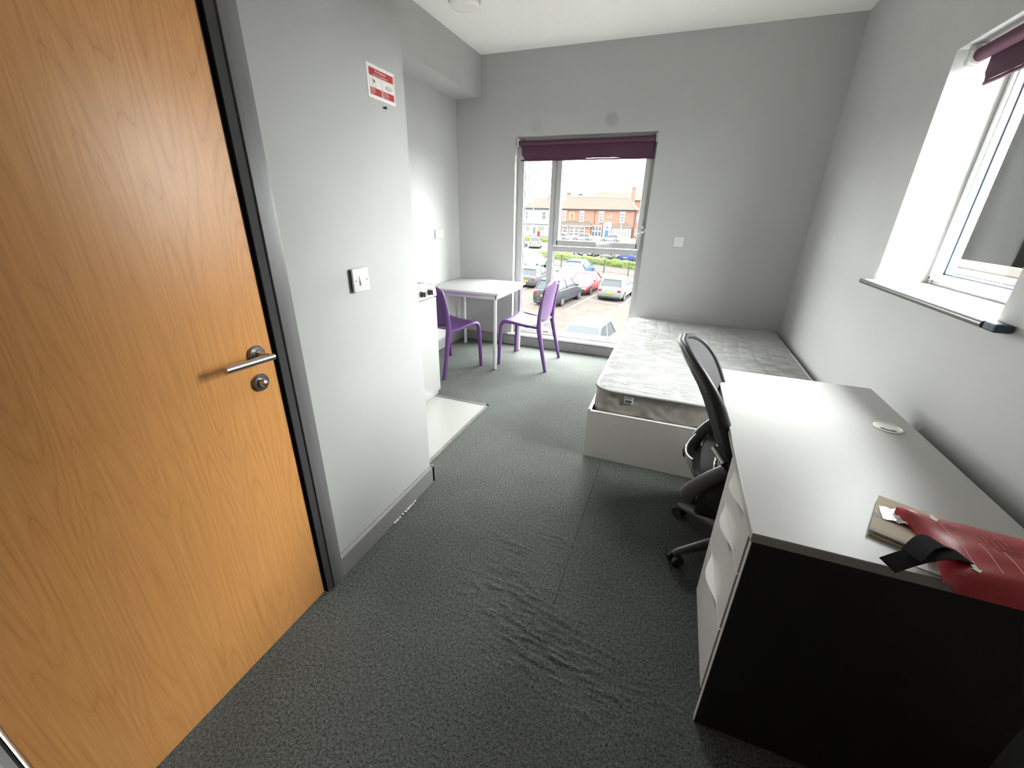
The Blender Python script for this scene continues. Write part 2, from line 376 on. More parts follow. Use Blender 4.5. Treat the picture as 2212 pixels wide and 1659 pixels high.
# skirtings
def skirting(name, a, b, axis, face, label):
    t = .016; prof = [(0, 0), (t, 0), (t, ZS-.012), (t*.45, ZS), (0, ZS)]
    mb = MB()
    if axis == 'x+': mb.prism([(face+u, v) for u, v in prof], a, b, 'y')     # runs along y, proud to +x
    if axis == 'x-': mb.prism([(face-u, v) for u, v in prof], a, b, 'y')
    if axis == 'y-': mb.prism([(face-u, v) for u, v in prof], a, b, 'x')
    return struct(name, mb, skirt_m, label)
skirting('baseboard_far', XL, XR, 'y-', YF, 'dark grey skirting under the far window')
skirting('baseboard_left', 2.70, YF, 'x+', XL, 'grey skirting on the left recess wall')
skirting('baseboard_right', YN, YF, 'x-', XR, 'grey skirting on the right wall')
skirting('baseboard_door', .931, YP+.016, 'x+', XP, 'grey skirting beside the oak door with a chipped paint edge')
struct('baseboard_end', MB().prism([(YP+u, v) for u, v in [(0, 0), (.016, 0), (.016, ZS-.012), (.007, ZS), (0, ZS)]], XP-.3, XP+.016, 'x'), skirt_m, 'short return of grey skirting round the wall end')
ck = MB()
for i in range(9):
    y = 1.27+i*.022+random.uniform(-.006, .006)
    ck.box(XP+.016, XP+.0215+random.uniform(0, .004), y, y+random.uniform(.012, .024), .001, .0045)
struct('trim_4', ck, mat('torn_carpet_backing', (.62, .60, .57), .8), 'torn pale strip of backing at the skirting foot')

# vinyl floor of the kitchenette + edge trim
lx, ly = -1.213, 2.640
struct('trim_5', MB().box(XL, lx, YP, ly, .0, .006), lino_m, 'white vinyl floor patch of the kitchenette')
tm = MB(); tm.box(lx-.002, lx+.022, YP, ly+.022, .0, .009); tm.box(XL, lx+.02, ly-.002, ly+.022, .0, .009)
struct('trim_6', tm, trim_metal, 'grey metal edging strip between vinyl and carpet')

# ------------------------------------------------------------------ door
d = sthing('door_1', 'oak veneered door with steel lever handle, closed')
obj('door_panel', MB().rbox(XP-.044, XP, .087, .8375, .006, DH-.01, .0015, 1), oak, d)
obj('door_edge_lipping', MB().box(XP-.043, XP-.0005, .8375, .8395, .006, DH-.01), mat('pale_lipping', (.52, .43, .30), .5), d)
fr = MB()
fr.rbox(XP-.10, XP+.012, .8460, .876, 0, DH+.01, .0015, 1); fr.rbox(XP-.10, XP-.010, .052, .082, 0, DH+.01, .002, 1); fr.rbox(XP-.10, XP-.010, .052, .872, DH-.002, DH+.022, .002, 1)
obj('lining', fr, mat('lining_grey', (.075, .073, .075), .7, spec=.12), d)
def arch(y0_, y1_, flip):
    t = .024
    pr = [(XP-.004, y0_), (XP+t-.004, y0_+.006), (XP+t, y0_+.02), (XP+t-.006, y1_-.002), (XP, y1_)]
    if flip: pr = [(x, y0_+y1_-y) for x, y in pr]
    return MB().prism([(x, y) for x, y in pr], 0, DH+.07, 'z')
obj('shadow_gap_strip', MB().box(XP-.05, XP+.0115, .8430, .8462, .003, DH), mat('shadow_gap_black', (.008, .008, .008), .95, spec=.0), d)  # black strip painted in for the shade of the gap beside the door
obj('architrave', MB().rbox(XP-.004, XP+.0185, .8755, .930, 0, DH+.07, .002, 2), frame_paint, d, smooth=30)
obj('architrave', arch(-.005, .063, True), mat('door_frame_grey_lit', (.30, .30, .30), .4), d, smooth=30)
obj('architrave', MB().rbox(XP, XP+.02, -.005, .930, DH+.008, DH+.075, .004, 2), frame_paint, d)
hn = obj('lever_handle', MB().lathe([(.0265, 0), (.0265, .006), (.024, .009), (.013, .0095), (.0115, .013)], (XP, .785, 1.022), 'x', 36)
    .tube([(XP+.008, .785, 1.022), (XP+.047, .785, 1.022), (XP+.056, .788, 1.0215)], .0095, 16), steel_dark, d, smooth=35)
obj('grip', MB().tube([(XP+.054, .799, 1.019), (XP+.054, .790, 1.0195), (XP+.054, .655, 1.024)], .0098, 20), steel, hn, smooth=35)
tt = obj('thumb_turn', MB().lathe([(.0265, 0), (.0265, .006), (.024, .009), (.013, .0095)], (XP, .778, .937), 'x', 36), steel_dark, d, smooth=35)
tn = MB().lathe([(.0125, .0), (.0125, .010), (.009, .016), (.003, .018)], (XP+.008, .778, .937), 'x', 24)
obj('turn_knob', tn, steel, tt, smooth=40)
obj('slot', MB().box(XP+.0245, XP+.0268, .7705, .7855, .9362, .9378), steel_dark, tt)

# ------------------------------------------------------------------ far window
wn1 = sthing('window_1', 'tall white window with a narrow fixed light and an opening light over a fixed pane')
FY0, FY1 = 4.365, 4.435
def bar(x0_, x1_, z0_, z1_, ya=FY0, yb=FY1, m=upvc, name='frame_member', b=.006):
    return obj(name, MB().rbox(x0_, x1_, ya, yb, z0_, z1_, b, 2), m, wn1, smooth=40)
zt, zb_ = 2.088, .128
bar(WX0+.004, -1.567, zb_, zt); bar(-.362, WX1-.004, zb_, zt); bar(-1.60, -.34, zt-.065, zt); bar(-1.60, -.34, zb_, .178)
bar(-1.283, -1.218, zb_+.03, zt-.03, name='mullion'); bar(-1.23, -.35, 1.050, 1.100, name='transom')
# opening sash (upper right)
sx0, sx1, sz0, sz1 = -1.222, -.338, 1.108, 2.045
sash = obj('sash', MB().rbox(sx0, sx0+.052, FY0-.014, FY1, sz0, sz1, .006, 2).rbox(sx1-.052, sx1, FY0-.014, FY1, sz0, sz1, .006, 2)
     .rbox(sx0+.03, sx1-.03, FY0-.014, FY1, sz0, sz0+.055, .006, 2).rbox(sx0+.03, sx1-.03, FY0-.014, FY1, sz1-.055, sz1, .006, 2), upvc, wn1, smooth=40)
obj('window_handle', MB().rbox(-.775, -.735, FY0-.026, FY0-.014, 1.118, 1.150, .004, 2).tube([(-.755, FY0-.024, 1.134), (-.755, FY0-.045, 1.136), (-.735, FY0-.050, 1.142), (-.64, FY0-.048, 1.148)], [.009, .009, .008, .006], 12), white_pl, sash, smooth=40)
def pane(x0_, x1_, z0_, z1_):
    obj('pane', MB().box(x0_, x1_, 4.398, 4.402, z0_, z1_), glass, wn1)
    g = MB(); t = .006
    g.box(x0_, x0_+t, 4.392, 4.408, z0_, z1_); g.box(x1_-t, x1_, 4.392, 4.408, z0_, z1_); g.box(x0_, x1_, 4.392, 4.408, z0_, z0_+t); g.box(x0_, x1_, 4.392, 4.408, z1_-t, z1_)
    obj('glazing_gasket', g, gasket, wn1)
pane(-1.568, -1.282, .172, 2.026); pane(-1.219, -.361, .172, 1.052); pane(-1.172, -.388, 1.160, 1.992)
obj('window_sill', MB().rbox(WX0-.045, WX1+.03, 4.262, FY0+.01, .108, .130, .005, 2), white_pl, wn1, smooth=40)
# sill supports black line
obj('sill_underside_bead', MB().box(WX0-.04, WX1+.025, 4.266, 4.30, .1065, .1085), gasket, wn1)

# ------------------------------------------------------------------ right window
wn2 = sthing('window_2', 'smaller white window in the right wall with a deep sill')
RX0, RX1 = 1.215, 1.285
def vbar(y0_, y1_, z0_, z1_, name='frame_member'):
    return obj(name, MB().rbox(RX0, RX1, y0_, y1_, z0_, z1_, .006, 2), upvc, wn2, smooth=40)
vbar(2.690, VY1-.004, VZ0, VZ1-.005); vbar(VY0+.004, 1.83, VZ0, VZ1-.005); vbar(1.80, 2.71, VZ0, 1.180); vbar(1.80, 2.71, VZ1-.06, VZ1-.005)
obj('inner_bead', MB().rbox(RX0-.012, RX0+.01, 2.700, 2.722, 1.15, 2.09, .004, 2).rbox(RX0-.012, RX0+.01, 1.83, 2.722, 1.152, 1.170, .004, 2), upvc, wn2, smooth=40)
obj('pane', MB().box(1.248, 1.252, 1.825, 2.692, 1.178, 2.055), glass, wn2)
g = MB(); g.box(1.242, 1.258, 2.678, 2.690, 1.18, 2.053); g.box(1.242, 1.258, 1.83, 2.69, 1.18, 1.186)
obj('glazing_gasket', g, mat('blue_black_gasket', (.02, .045, .08), .5), wn2)
obj('window_sill', MB().rbox(.968, RX0+.01, VY0+.0, VY1, 1.108, VZ0, .002, 1).rbox(.955, 1.001, VY0-.085, VY1+.03, 1.110, VZ0-.0005, .004, 2), white_pl, wn2, smooth=40)
nose = obj('sill_nosing', MB().tube([(.957, VY0-.03, 1.1195), (.957, VY1+.032, 1.1195)], .0125, 16), mat('grey_sill_nosing', (.12, .12, .117), .35), wn2, smooth=40, label='scuffed grey sill nosing')
obj('broken_sill_end', MB().rbox(.95, .998, VY0-.092, VY0-.03, 1.106, 1.133, .007, 2), mat('bluish_torn_end', (.035, .06, .085), .6, var=.6, vscale=90), wn2, label='torn bluish sill end')

# ------------------------------------------------------------------ blinds
b1 = thing('roller_blind', 'plum roller blind, almost fully rolled up, at the tall far window', 'blind', (-.96, 4.33, 2.05))
obj('roller', MB().tube([(-1.612, 4.320, 2.043), (-.330, 4.320, 2.048)], .021, 24), purple_blind, b1, smooth=40)
bl = []
for j, z in enumerate(lin(2.045, 1.902, 8)):
    bl.append([(x, 4.3405 + .001*math.sin(x*9+z*20), z + (.004*math.sin(x*6) if j else 0)) for x in lin(-1.590, -.325, 24)])
# frayed lower left corner
bl[-1][0] = (-1.560, 4.3415, 1.902); bl[-2][0] = (-1.572, 4.3415, 1.924); bl[-3][0] = (-1.588, 4.3415, 1.942)
obj('fabric', MB().sheet(bl, .0012), purple_blind, b1, smooth=50)
obj('hem_bar', MB().rbox(-1.597, -.325, 4.336, 4.346, 1.889, 1.904, .003, 2), purple_blind, b1)
br = obj('bracket', MB().rbox(-1.636, -1.618, 4.305, 4.36, 2.02, 2.090, .008, 2).lathe([(.026, 0), (.026, .008), (.012, .010)], (-1.622, 4.320, 2.043), 'x', 24), white_pl, b1, smooth=40)
obj('bracket', MB().rbox(-.325, -.310, 4.305, 4.36, 2.02, 2.090, .006, 2), white_pl, b1, smooth=40)
hr = MB().rbox(-.352, -.330, 4.340, 4.352, 1.255, 1.325, .006, 2)
cc = tag(obj('cord_cleat', hr, cream_pl, smooth=40), 'cream cord safety clip on the right side of the far window frame', 'clip')
obj('pulley_wheel', MB().lathe([(.007, 0), (.007, .004), (.003, .005)], (-.341, 4.335, 1.288), 'y', 16), black_pl, cc)
cd = MB()
pts = [(-.338, 4.345, 1.275), (-.345, 4.325, 1.262), (-.385, 4.315, 1.250), (-.412, 4.32, 1.250)]
cd.tube(pts, .0022, 6); cd.tube([(-.341, 4.345, 1.268), (-.33, 4.31, 1.262), (-.312, 4.30, 1.284), (-.308, 4.299, 1.30)], .0022, 6)
tag(obj('cord_end', cd, cream_pl, smooth=40), 'short cut end of cream blind cord hanging from the clip', 'cord')
b2 = thing('roller_blind', 'plum roller blind, almost fully rolled up, at the right window', 'blind', (1.06, 2.2, 2.05))
obj('roller', MB().tube([(1.055, 1.80, 2.068), (1.055, 2.668, 2.068)], .026, 24), purple_blind, b2, smooth=40)
g2 = [[(1.079 + .001*math.sin(y*14+z*20), y, z) for y in lin(1.80, 2.635, 16)] for z in lin(2.065, 1.962, 6)]
g2[-1][-1] = (1.079, 2.612, 1.957); g2[-2][-1] = (1.079, 2.620, 1.98)
obj('fabric', MB().sheet(g2, .0012), purple_blind, b2, smooth=50)
obj('hem_bar', MB().rbox(1.073, 1.086, 1.80, 2.612, 1.946, 1.960, .004, 2), purple_blind, b2)
bm_ = MB().rbox(1.015, 1.105, 2.672, 2.684, 2.030, 2.108, .012, 3).lathe([(.036, 0), (.036, .012), (.028, .014)], (1.055, 2.66, 2.068), 'y', 28)
bb = obj('bracket', bm_, white_pl, b2, smooth=40)
hb = MB()
for i in range(9):
    a = i/9*2*PI; hb.lathe([(.0032, 0), (.0032, .003), (.001, .004)], (1.055+.033*math.cos(a), 2.656, 2.068+.033*math.sin(a)), 'y', 8)
obj('bead_chain', hb, cream_pl, bb)

# ------------------------------------------------------------------ wall fittings
def plate_x(name, label, cat, X, y0_, y1_, z0_, z1_, nrm, depth, group=None):
    t = thing(name, label, cat, (X, (y0_+y1_)/2, (z0_+z1_)/2), group=group)
    xa, xb = sorted((X+nrm*(depth-.009), X+nrm*depth))
    obj('faceplate', MB().rbox(xa, xb, y0_, y1_, z0_, z1_, .004, 3), white_pl, t, smooth=40)
    return t
t = plate_x('light_switch', 'white single light switch standing off the wall beside the door frame', 'switch', XP, 1.202, 1.288, 1.132, 1.218, 1, .019)
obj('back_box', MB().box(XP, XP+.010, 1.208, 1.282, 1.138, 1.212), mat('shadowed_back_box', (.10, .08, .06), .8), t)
obj('rocker', MB().add([(XP+.019, 1.234, 1.158), (XP+.019, 1.256, 1.158), (XP+.019, 1.256, 1.192), (XP+.019, 1.234, 1.192), (XP+.026, 1.234, 1.158), (XP+.026, 1.256, 1.158), (XP+.0195, 1.256, 1.192), (XP+.0195, 1.234, 1.192)],
    [(0,3,2,1),(4,5,6,7),(0,1,5,4),(1,2,6,5),(2,3,7,6),(3,0,4,7)]), white_pl, t)
for yy in (1.2155, 1.2745): obj('screw', MB().lathe([(.0028, 0), (.0028, .0012)], (XP+.0188, yy, 1.175), 'x', 12), steel_dark, t)
t = thing('wall_switch', 'white single switch on the far wall right of the tall window', 'switch', (0, YF, 1.197))
obj('faceplate', MB().rbox(-.044, .044, YF-.011, YF, 1.153, 1.241, .004, 3), white_pl, t, smooth=40)
obj('rocker', MB().rbox(-.004, .016, YF-.0155, YF-.010, 1.182, 1.214, .002, 2), white_pl, t)
for xx in (-.031, .031): obj('screw', MB().lathe([(.003, 0), (.003, .0012)], (xx, YF-.0122, 1.198), 'y', 12), steel_dark, t)
t = plate_x('double_socket', 'white double socket on the left recess wall above the table', 'socket', XL, 3.770, 3.916, 1.157, 1.243, 1, .012)
for yy in (3.806, 3.880):
    obj('rocker', MB().rbox(XL+.011, XL+.016, yy-.006+(.018 if yy < 3.84 else -.018), yy+.006+(.018 if yy < 3.84 else -.018), 1.213, 1.229, .001, 1), white_pl, t)
    obj('pin_holes', MB().box(XL+.0115, XL+.0123, yy-.002, yy+.002, 1.197, 1.205).box(XL+.0115, XL+.0123, yy-.014, yy-.008, 1.177, 1.181).box(XL+.0115, XL+.0123, yy+.008, yy+.014, 1.177, 1.181), black_pl, t)

# fire blanket sign
sg = thing('fire_blanket_sign', 'small white and red fire blanket sign taped to the wall above the light switch', 'sign', (XP, 1.492, 1.836))
Xs = XP+.0012
sy0, sy1, sz0_, sz1_ = 1.414, 1.571, 1.785, 1.887
edge = [(sy0, sz0_+.004), (sy0+.008, sz0_-.001)] + [(y, sz0_+random.uniform(-.0012, .0012)) for y in lin(sy0+.02, sy1-.01, 8)] + [(sy1, sz0_-.001), (sy1, sz1_)] + [(y, sz1_+random.uniform(-.0005, .0005)) for y in lin(sy1-.01, sy0+.01, 8)] + [(sy0, sz1_)]
obj('sign_board', MB().prism(edge, XP+.0002, Xs, 'x'), print_w2, sg)
fx = frameM((0,0,0), (0,1,0), (0,0,1))
def rct(name, y0_, y1_, z0_, z1_, m, x=None, t_=.0004): return obj(name, MB().box(Xs-.0001, (x or Xs)+t_, y0_, y1_, z0_, z1_), m, sg)
rct('header_band', sy0+.012, sy1-.006, 1.853, 1.876, sign_red)
rct('caption_band', sy0+.012, 1.493, 1.796, 1.818, sign_red); rct('caption_band', 1.497, sy1-.006, 1.796, 1.818, sign_red)
for (a, b_) in ((sy0+.014, 1.491), (1.499, sy1-.009)):
    q = MB(); z0_, z1_ = 1.8185, 1.850; th = .0005
    q.box(Xs, Xs+.0003, a, a+th, z0_, z1_).box(Xs, Xs+.0003, b_-th, b_, z0_, z1_).box(Xs, Xs+.0003, a, b_, z1_-th, z1_)
    obj('picture_border', q, mat('thin_grey_ink', (.35, .35, .35), .6), sg)
text('title_text', 'Fire blanket', .0125, frameM((Xs+.0006, 1.489, 1.869), (0,1,0), (0,0,1)), print_w2, sg, align='CENTER')
text('subtitle_text', 'Keep for extinguishing fires', .0072, frameM((Xs+.0006, 1.489, 1.8585), (0,1,0), (0,0,1)), print_w2, sg, align='CENTER')
for i, s_ in enumerate(['Release the', 'blanket. Pull', 'tapes down', 'and hold']): text('caption_text', s_, .0052, frameM((Xs+.0006, sy0+.014, 1.8145-i*.0050), (0,1,0), (0,0,1)), print_w2, sg)
for i, s_ in enumerate(['Cover the fire', 'completely and', 'turn off the heat', 'Leave to cool']): text('caption_text', s_, .0052, frameM((Xs+.0006, 1.4985, 1.8145-i*.0050), (0,1,0), (0,0,1)), print_w2, sg)
for y_ in (1.4885, sy1-.010): text('small_print', 'BS EN 1869', .0040, frameM((Xs+.0006, y_, 1.807), (0,0,1), (0,-1,0)), print_w2, sg, align='CENTER')
text('small_print', 'BS EN 1869', .0040, frameM((Xs+.0006, sy1-.010, 1.8645), (0,0,1), (0,-1,0)), print_w2, sg, align='CENTER')
# drawings: hands with the pouch, blanket over a pan
pc = MB()
pc.tube([(Xs+.0004, 1.452+.008*math.cos(a), 1.829+.010*math.sin(a)) for a in lin(0, 2*PI, 20)], .00035, 4, False)
pc.tube([(Xs+.0004, 1.437, 1.845), (Xs+.0004, 1.442, 1.836), (Xs+.0004, 1.440, 1.824)], .0004, 4); pc.tube([(Xs+.0004, 1.443, 1.846), (Xs+.0004, 1.446, 1.838)], .0004, 4)
pc.box(Xs, Xs+.0004, 1.449, 1.454, 1.834, 1.843)
pc.tube([(Xs+.0004, 1.533+.019*math.cos(a), 1.832+.006*math.sin(a)) for a in lin(0, 2*PI, 24)], .00045, 4, False)
for i in range(5): pc.tube([(Xs+.0004, 1.517+i*.006, 1.835), (Xs+.0004, 1.520+i*.006, 1.828)], .0004, 4)
obj('drawing', pc, sign_blk, sg)['kind'] = 'stuff'
tag(obj('picture_hook', MB().tube([(XP, 1.493, 1.766), (XP+.008, 1.493, 1.766), (XP+.012, 1.496, 1.769)], .0028, 8).tube([(XP, 1.503, 1.765), (XP+.009, 1.503, 1.765)], .002, 8), black_pl, smooth=40), 'tiny black hook screwed into the wall below the fire blanket sign', 'hook')

# ceiling light
cl = thing('ceiling_light', 'round flat white ceiling light at the top edge of the picture', 'light', (-1.643, 3.250, ZC))
obj('base_ring', MB().lathe([(.112, 0), (.114, -.02), (.108, -.028)], (-1.643, 3.250, ZC), 'z', 48), white_pl, cl, smooth=40)
obj('diffuser', MB().lathe([(.104, -.027), (.102, -.038), (.094, -.050), (.05, -.057), (.006, -.058)], (-1.643, 3.250, ZC), 'z', 48), mat('opal_diffuser', (.93, .92, .85), .35), cl, smooth=60)

# ------------------------------------------------------------------ table + purple chairs
tb = thing('square_table', 'square white dining table with slim silver legs in the far left corner', 'table', (-1.81, 3.76, 0))
tx0, tx1, ty0, ty1, tz = -2.180, -1.432, 3.382, 4.130, .742
obj('tabletop', MB().rbox(tx0, tx1, ty0, ty1, tz-.022, tz, .003, 2), table_m, tb, smooth=40)
obj('edge_band', MB().rbox(tx0-.001, tx1+.001, ty0-.001, ty1+.001, tz-.018, tz-.006, .001, 1), mat('table_edge', (.50, .49, .47), .4), tb)
ap = MB(); i_ = .03
ap.box(tx0+i_, tx1-i_, ty0+i_, ty0+i_+.02, tz-.062, tz-.022); ap.box(tx0+i_, tx1-i_, ty1-i_-.02, ty1-i_, tz-.062, tz-.022)
ap.box(tx0+i_, tx0+i_+.02, ty0+i_, ty1-i_, tz-.062, tz-.022); ap.box(tx1-i_-.02, tx1-i_, ty0+i_, ty1-i_, tz-.062, tz-.022)
obj('frame_rail', ap, alu, tb)
for (x_, y_) in ((tx0+.045, ty0+.045), (tx1-.045, ty0+.045), (tx0+.045, ty1-.045), (tx1-.045, ty1-.045)):
    lg = obj('leg', MB().tube([(x_, y_, .006), (x_, y_, tz-.022)], .017, 20), alu, tb, smooth=40)
    obj('foot', MB().cyl((x_, y_, 0), (x_, y_, .012), .0155, 16), black_pl, lg)

def make_chair(name, label, loc, rz):                  # one-piece moulded chair; local: faces -Y, origin on the floor under the seat
    t = thing(name, label, 'chair', loc, rz, 'purple plastic chairs at the square table', world=False)
    W = .205
    def seatz(y): # y from -.20 front to .20 back
        u = (y+.20)/.40
        return .452 - .022*math.sin(PI*min(1, u*1.05))*1.0 - .012*u
    g = []
    for y in lin(-.215, .165, 16):
        wv = W - .012*max(0, (y+.05))/.2
        row = []
        for k in lin(-1, 1, 14):
            z = seatz(y) + .010*(abs(k)**2.5) - .006
            if y < -.17: z -= (abs(y+.17)/.045)**2*.012
            row.append((k*wv, y, z))
        g.append(row)
    obj('seat', MB().sheet(g, .007), purple, t, smooth=60)
    # backrest shell: wide oval, slightly dished, leaning back
    def bo(z): return .160 + (z-.45)*.13 + .14*max(0, z-.55)**2
    g = []
    n = 26
    for i, z in enumerate(lin(.445, .838, n)):
        u = (z-.445)/(.838-.445)
        hw = .210 + .010*math.sin(PI*min(1, u*1.1))
        if u > .78: hw *= math.sqrt(max(0.02, 1-((u-.78)/.232)**2.6))
        if u < .22: hw *= math.sqrt(max(.10, 1-((.22-u)/.235)**2.4))
        g.append([(k*hw, bo(z)-.004 + .026*(1-k*k) - .012, z - .010*k*k*(u > .6)) for k in lin(-1, 1, 16)])
    obj('backrest', MB().sheet(g, .007), purple, t, smooth=60)
    for s in (-1, 1):
        x_ = s*(W+.006)
        # front leg: rises, bends over and runs back as seat rail
        pts = [(x_+s*.012, -.245, 0), (x_+s*.008, -.238, .20), (x_, -.232, .37), (x_-s*.001, -.226, .405), (x_-s*.002, -.210, .430), (x_-s*.003, -.185, .443), (x_-s*.003, -.12, .442), (x_-s*.004, .02, .424), (x_-s*.002, .145, .418)]
        obj('front_leg', MB().tube(pts, [.018, .0195, .021, .022, .0225, .022, .020, .019, .019], 12, sx=.85, up=(s*1, 0, .001)), purple, t, smooth=60)
        pts = [(x_+s*.022, .250, 0), (x_+s*.016, .218, .14), (x_+s*.006, .182, .30), (x_, .158, .42), (x_+s*.003, .160, .52), (x_+s*.004, .172, .62), (x_+s*.002, .186, .70), (x_-s*.004, .202, .775)]
        obj('rear_leg', MB().tube(pts, [.018, .021, .024, .027, .023, .017, .012, .006], 12, sx=.85, up=(s*1, 0, .001)), purple, t, smooth=60)
    return t
make_chair('purple_chair', 'purple plastic chair between the square table and the cooker, mostly hidden by it', (-1.935, 3.31, 0), PI-math.radians(18.5))
make_chair('purple_chair', 'purple plastic chair in front of the tall window, back to the bed', (-1.25, 3.80, 0), -PI/2-math.radians(1.5))

# ------------------------------------------------------------------ compact kitchen unit
unit_white = mat('unit_white_enamel', (.36, .36, .35), .35)
ku = thing('compact_cooker_unit', 'white compact kitchen unit with hob knobs, half hidden by the wall end', 'kitchen unit', (-1.97, 2.2, 0))
KX, KY0, KY1 = -1.66, YP+.005, 2.715
obj('body', MB().rbox(XL+.005, KX-.018, KY0, KY1-.012, .006, .895, .003, 1), unit_white, ku)
obj('door', MB().rbox(KX-.018, KX, KY0+.30, KY1-.003, .045, .812, .004, 2), unit_white, ku, smooth=40)
obj('plinth', MB().box(XL+.02, KX-.03, KY0, KY1-.02, .006, .05), mat('plinth_grey', (.30, .29, .27), .6), ku)
cp = obj('control_panel', MB().add([(KX-.02, KY0, .822), (KX+.004, KY0, .822), (KX-.006, KY0, .903), (KX-.02, KY0, .903), (KX-.02, KY1, .822), (KX+.004, KY1, .822), (KX-.006, KY1, .903), (KX-.02, KY1, .903)],
    [(0,1,2,3),(7,6,5,4),(0,4,5,1),(1,5,6,2),(2,6,7,3),(3,7,4,0)]), unit_white, ku)
for yk in (2.30, 2.41, 2.517, 2.619):
    k = obj('knob', MB().lathe([(.024, 0), (.022, .006), (.018, .008), (.016, .026), (.012, .028)], (KX-.002, yk, .861), 'x', 20), black_pl, cp, smooth=40)
for yk in (2.517, 2.619): obj('grip_bar', MB().rbox(KX+.018, KX+.032, yk-.003, yk+.003, .843, .879, .001, 1), black_pl, cp)
obj('printed_marks', MB().box(KX-.003, KX-.0005, 2.645, 2.662, .865, .889), mat('faded_red_print', (.6, .3, .3), .6), cp)
wk = MB().rbox(XL+.003, KX-.004, KY0, KY1, .893, .907, .003, 2)
obj('worktop', wk, mat('steel_worktop', (.52, .51, .49), .32, .8), ku)
hp = obj('hob_plate', MB().rbox(-2.10, -1.72, 2.20, 2.69, .907, .917, .004, 2), hob_m, ku)
for (x_, y_, r_) in ((-1.83, 2.55, .075), (-2.0, 2.35, .085)): obj('hotplate', MB().lathe([(r_, 0), (r_, .008), (r_-.01, .010), (r_*.3, .009)], (x_, y_, .917), 'z', 32), black_pl, hp, smooth=40)
obj('care_sticker', MB().box(KX, KX+.0006, 2.630, 2.688, .770, .797), mat('worn_sticker', (.66, .66, .60), .5, var=.2, vscale=200), ku)

# ------------------------------------------------------------------ bed
bd = thing('bed_base', 'pale grey box bed base along the far wall', 'bed', (.30, 3.25, 0))
bx0, bx1, by0, by1 = -.352, .975, 2.247, 4.272
obj('foot_board', MB().rbox(bx0, bx1, by0, by0+.018, 0, .318, .001, 1), bed_m, bd)
obj('side_board', MB().rbox(bx0, bx0+.018, by0+.018, by1, 0, .316, .001, 1), bed_m, bd)
obj('side_board', MB().rbox(bx1-.018, bx1, by0+.018, by1, 0, .316, .001, 1), bed_m, bd)
obj('head_board', MB().rbox(bx0+.018, bx1-.018, by1-.018, by1, 0, .316, .001, 1), bed_m, bd)
obj('edge_lipping', MB().box(bx0, bx1, by0-.0005, by0+.018, .316, .3195).box(bx0, bx0+.018, by0, by1, .316, .3195), mat('bed_lipping', (.70, .69, .66), .4), bd)
obj('slat_deck', MB().box(bx0+.018, bx1-.018, by0+.018, by1-.018, .20, .225), bed_m, bd)
mt = thing('mattress', 'quilted white-topped double mattress with grey sides, bare', 'mattress', (.32, 3.3, .225))
mx0, mx1, my0, my1, mz0, mz1 = -.322, .940, 2.286, 4.248, .226, .466
def rrect(x0_, x1_, y0_, y1_, r, n=6, z=0, side=40):
    P = []
    for (cx, cy, a0) in ((x1_-r, y1_-r, 0), (x0_+r, y1_-r, PI/2), (x0_+r, y0_+r, PI), (x1_-r, y0_+r, 1.5*PI)):
        for i in range(n+1): a = a0+PI/2*i/n; P.append((cx+r*math.cos(a), cy+r*math.sin(a)))
    out = []
    for i in range(len(P)):
        a = P[i]; b = P[(i+1) % len(P)]; L_ = math.dist(a, b); k = max(1, int(L_/.018))
        for j in range(k): out.append((a[0]+(b[0]-a[0])*j/k, a[1]+(b[1]-a[1])*j/k))
    return out
per = rrect(mx0, mx1, my0, my1, .09)
acc = [0]
for i in range(1, len(per)): acc.append(acc[-1]+math.dist(per[i], per[i-1]))
cxm, cym = (mx0+mx1)/2, (my0+my1)/2
def quilt(s_, z):
    p = 0.085
    a = abs(((s_+z*1.0)/p) % 1-.5)*2; b = abs(((s_-z*1.0)/p) % 1-.5)*2
    return -(max(0, a-.86)+max(0, b-.86))/.14*.009
rings = []
for z in lin(mz0, mz1-.018, 14):
    ring = []
    for i, (x, y) in enumerate(per):
        nx, ny = x-cxm, y-cym; l = math.hypot(nx, ny)
        u = (z-mz0)/(mz1-.018-mz0); bulge = .012*math.sin(PI*u) + quilt(acc[i], z) + .003*noise.noise(Vector((x*7, y*7, z*9)))
        # outward normal of rounded rect approx
        ax = 1 if abs(x-mx0) < .02 or abs(x-mx1) < .02 else 0; ay = 1 if abs(y-my0) < .02 or abs(y-my1) < .02 else 0
        vx = math.copysign(1, nx)*(ax or (.5 if not ay else 0)); vy = math.copysign(1, ny)*(ay or (.5 if not ax else 0))
        q = math.hypot(vx, vy) or 1
        ring.append((x+vx/q*bulge, y+vy/q*bulge, z))
    rings.append(ring)
obj('side_border', MB().loft(rings, True), matt_side, mt, smooth=60)
pip = MB()
pp = [(x, y, mz1-.012+.003*noise.noise(Vector((x*5, y*5, 0)))) for x, y in per]
pip.tube([(p[0]+(.006 if p[0] > cxm else -.006), p[1]+(.006 if p[1] > cym else -.006), p[2]) for p in pp]+[(pp[0][0]+.006, pp[0][1]+.006, pp[0][2])], .010, 8, False)
obj('piping', pip, matt_top, mt, smooth=60)
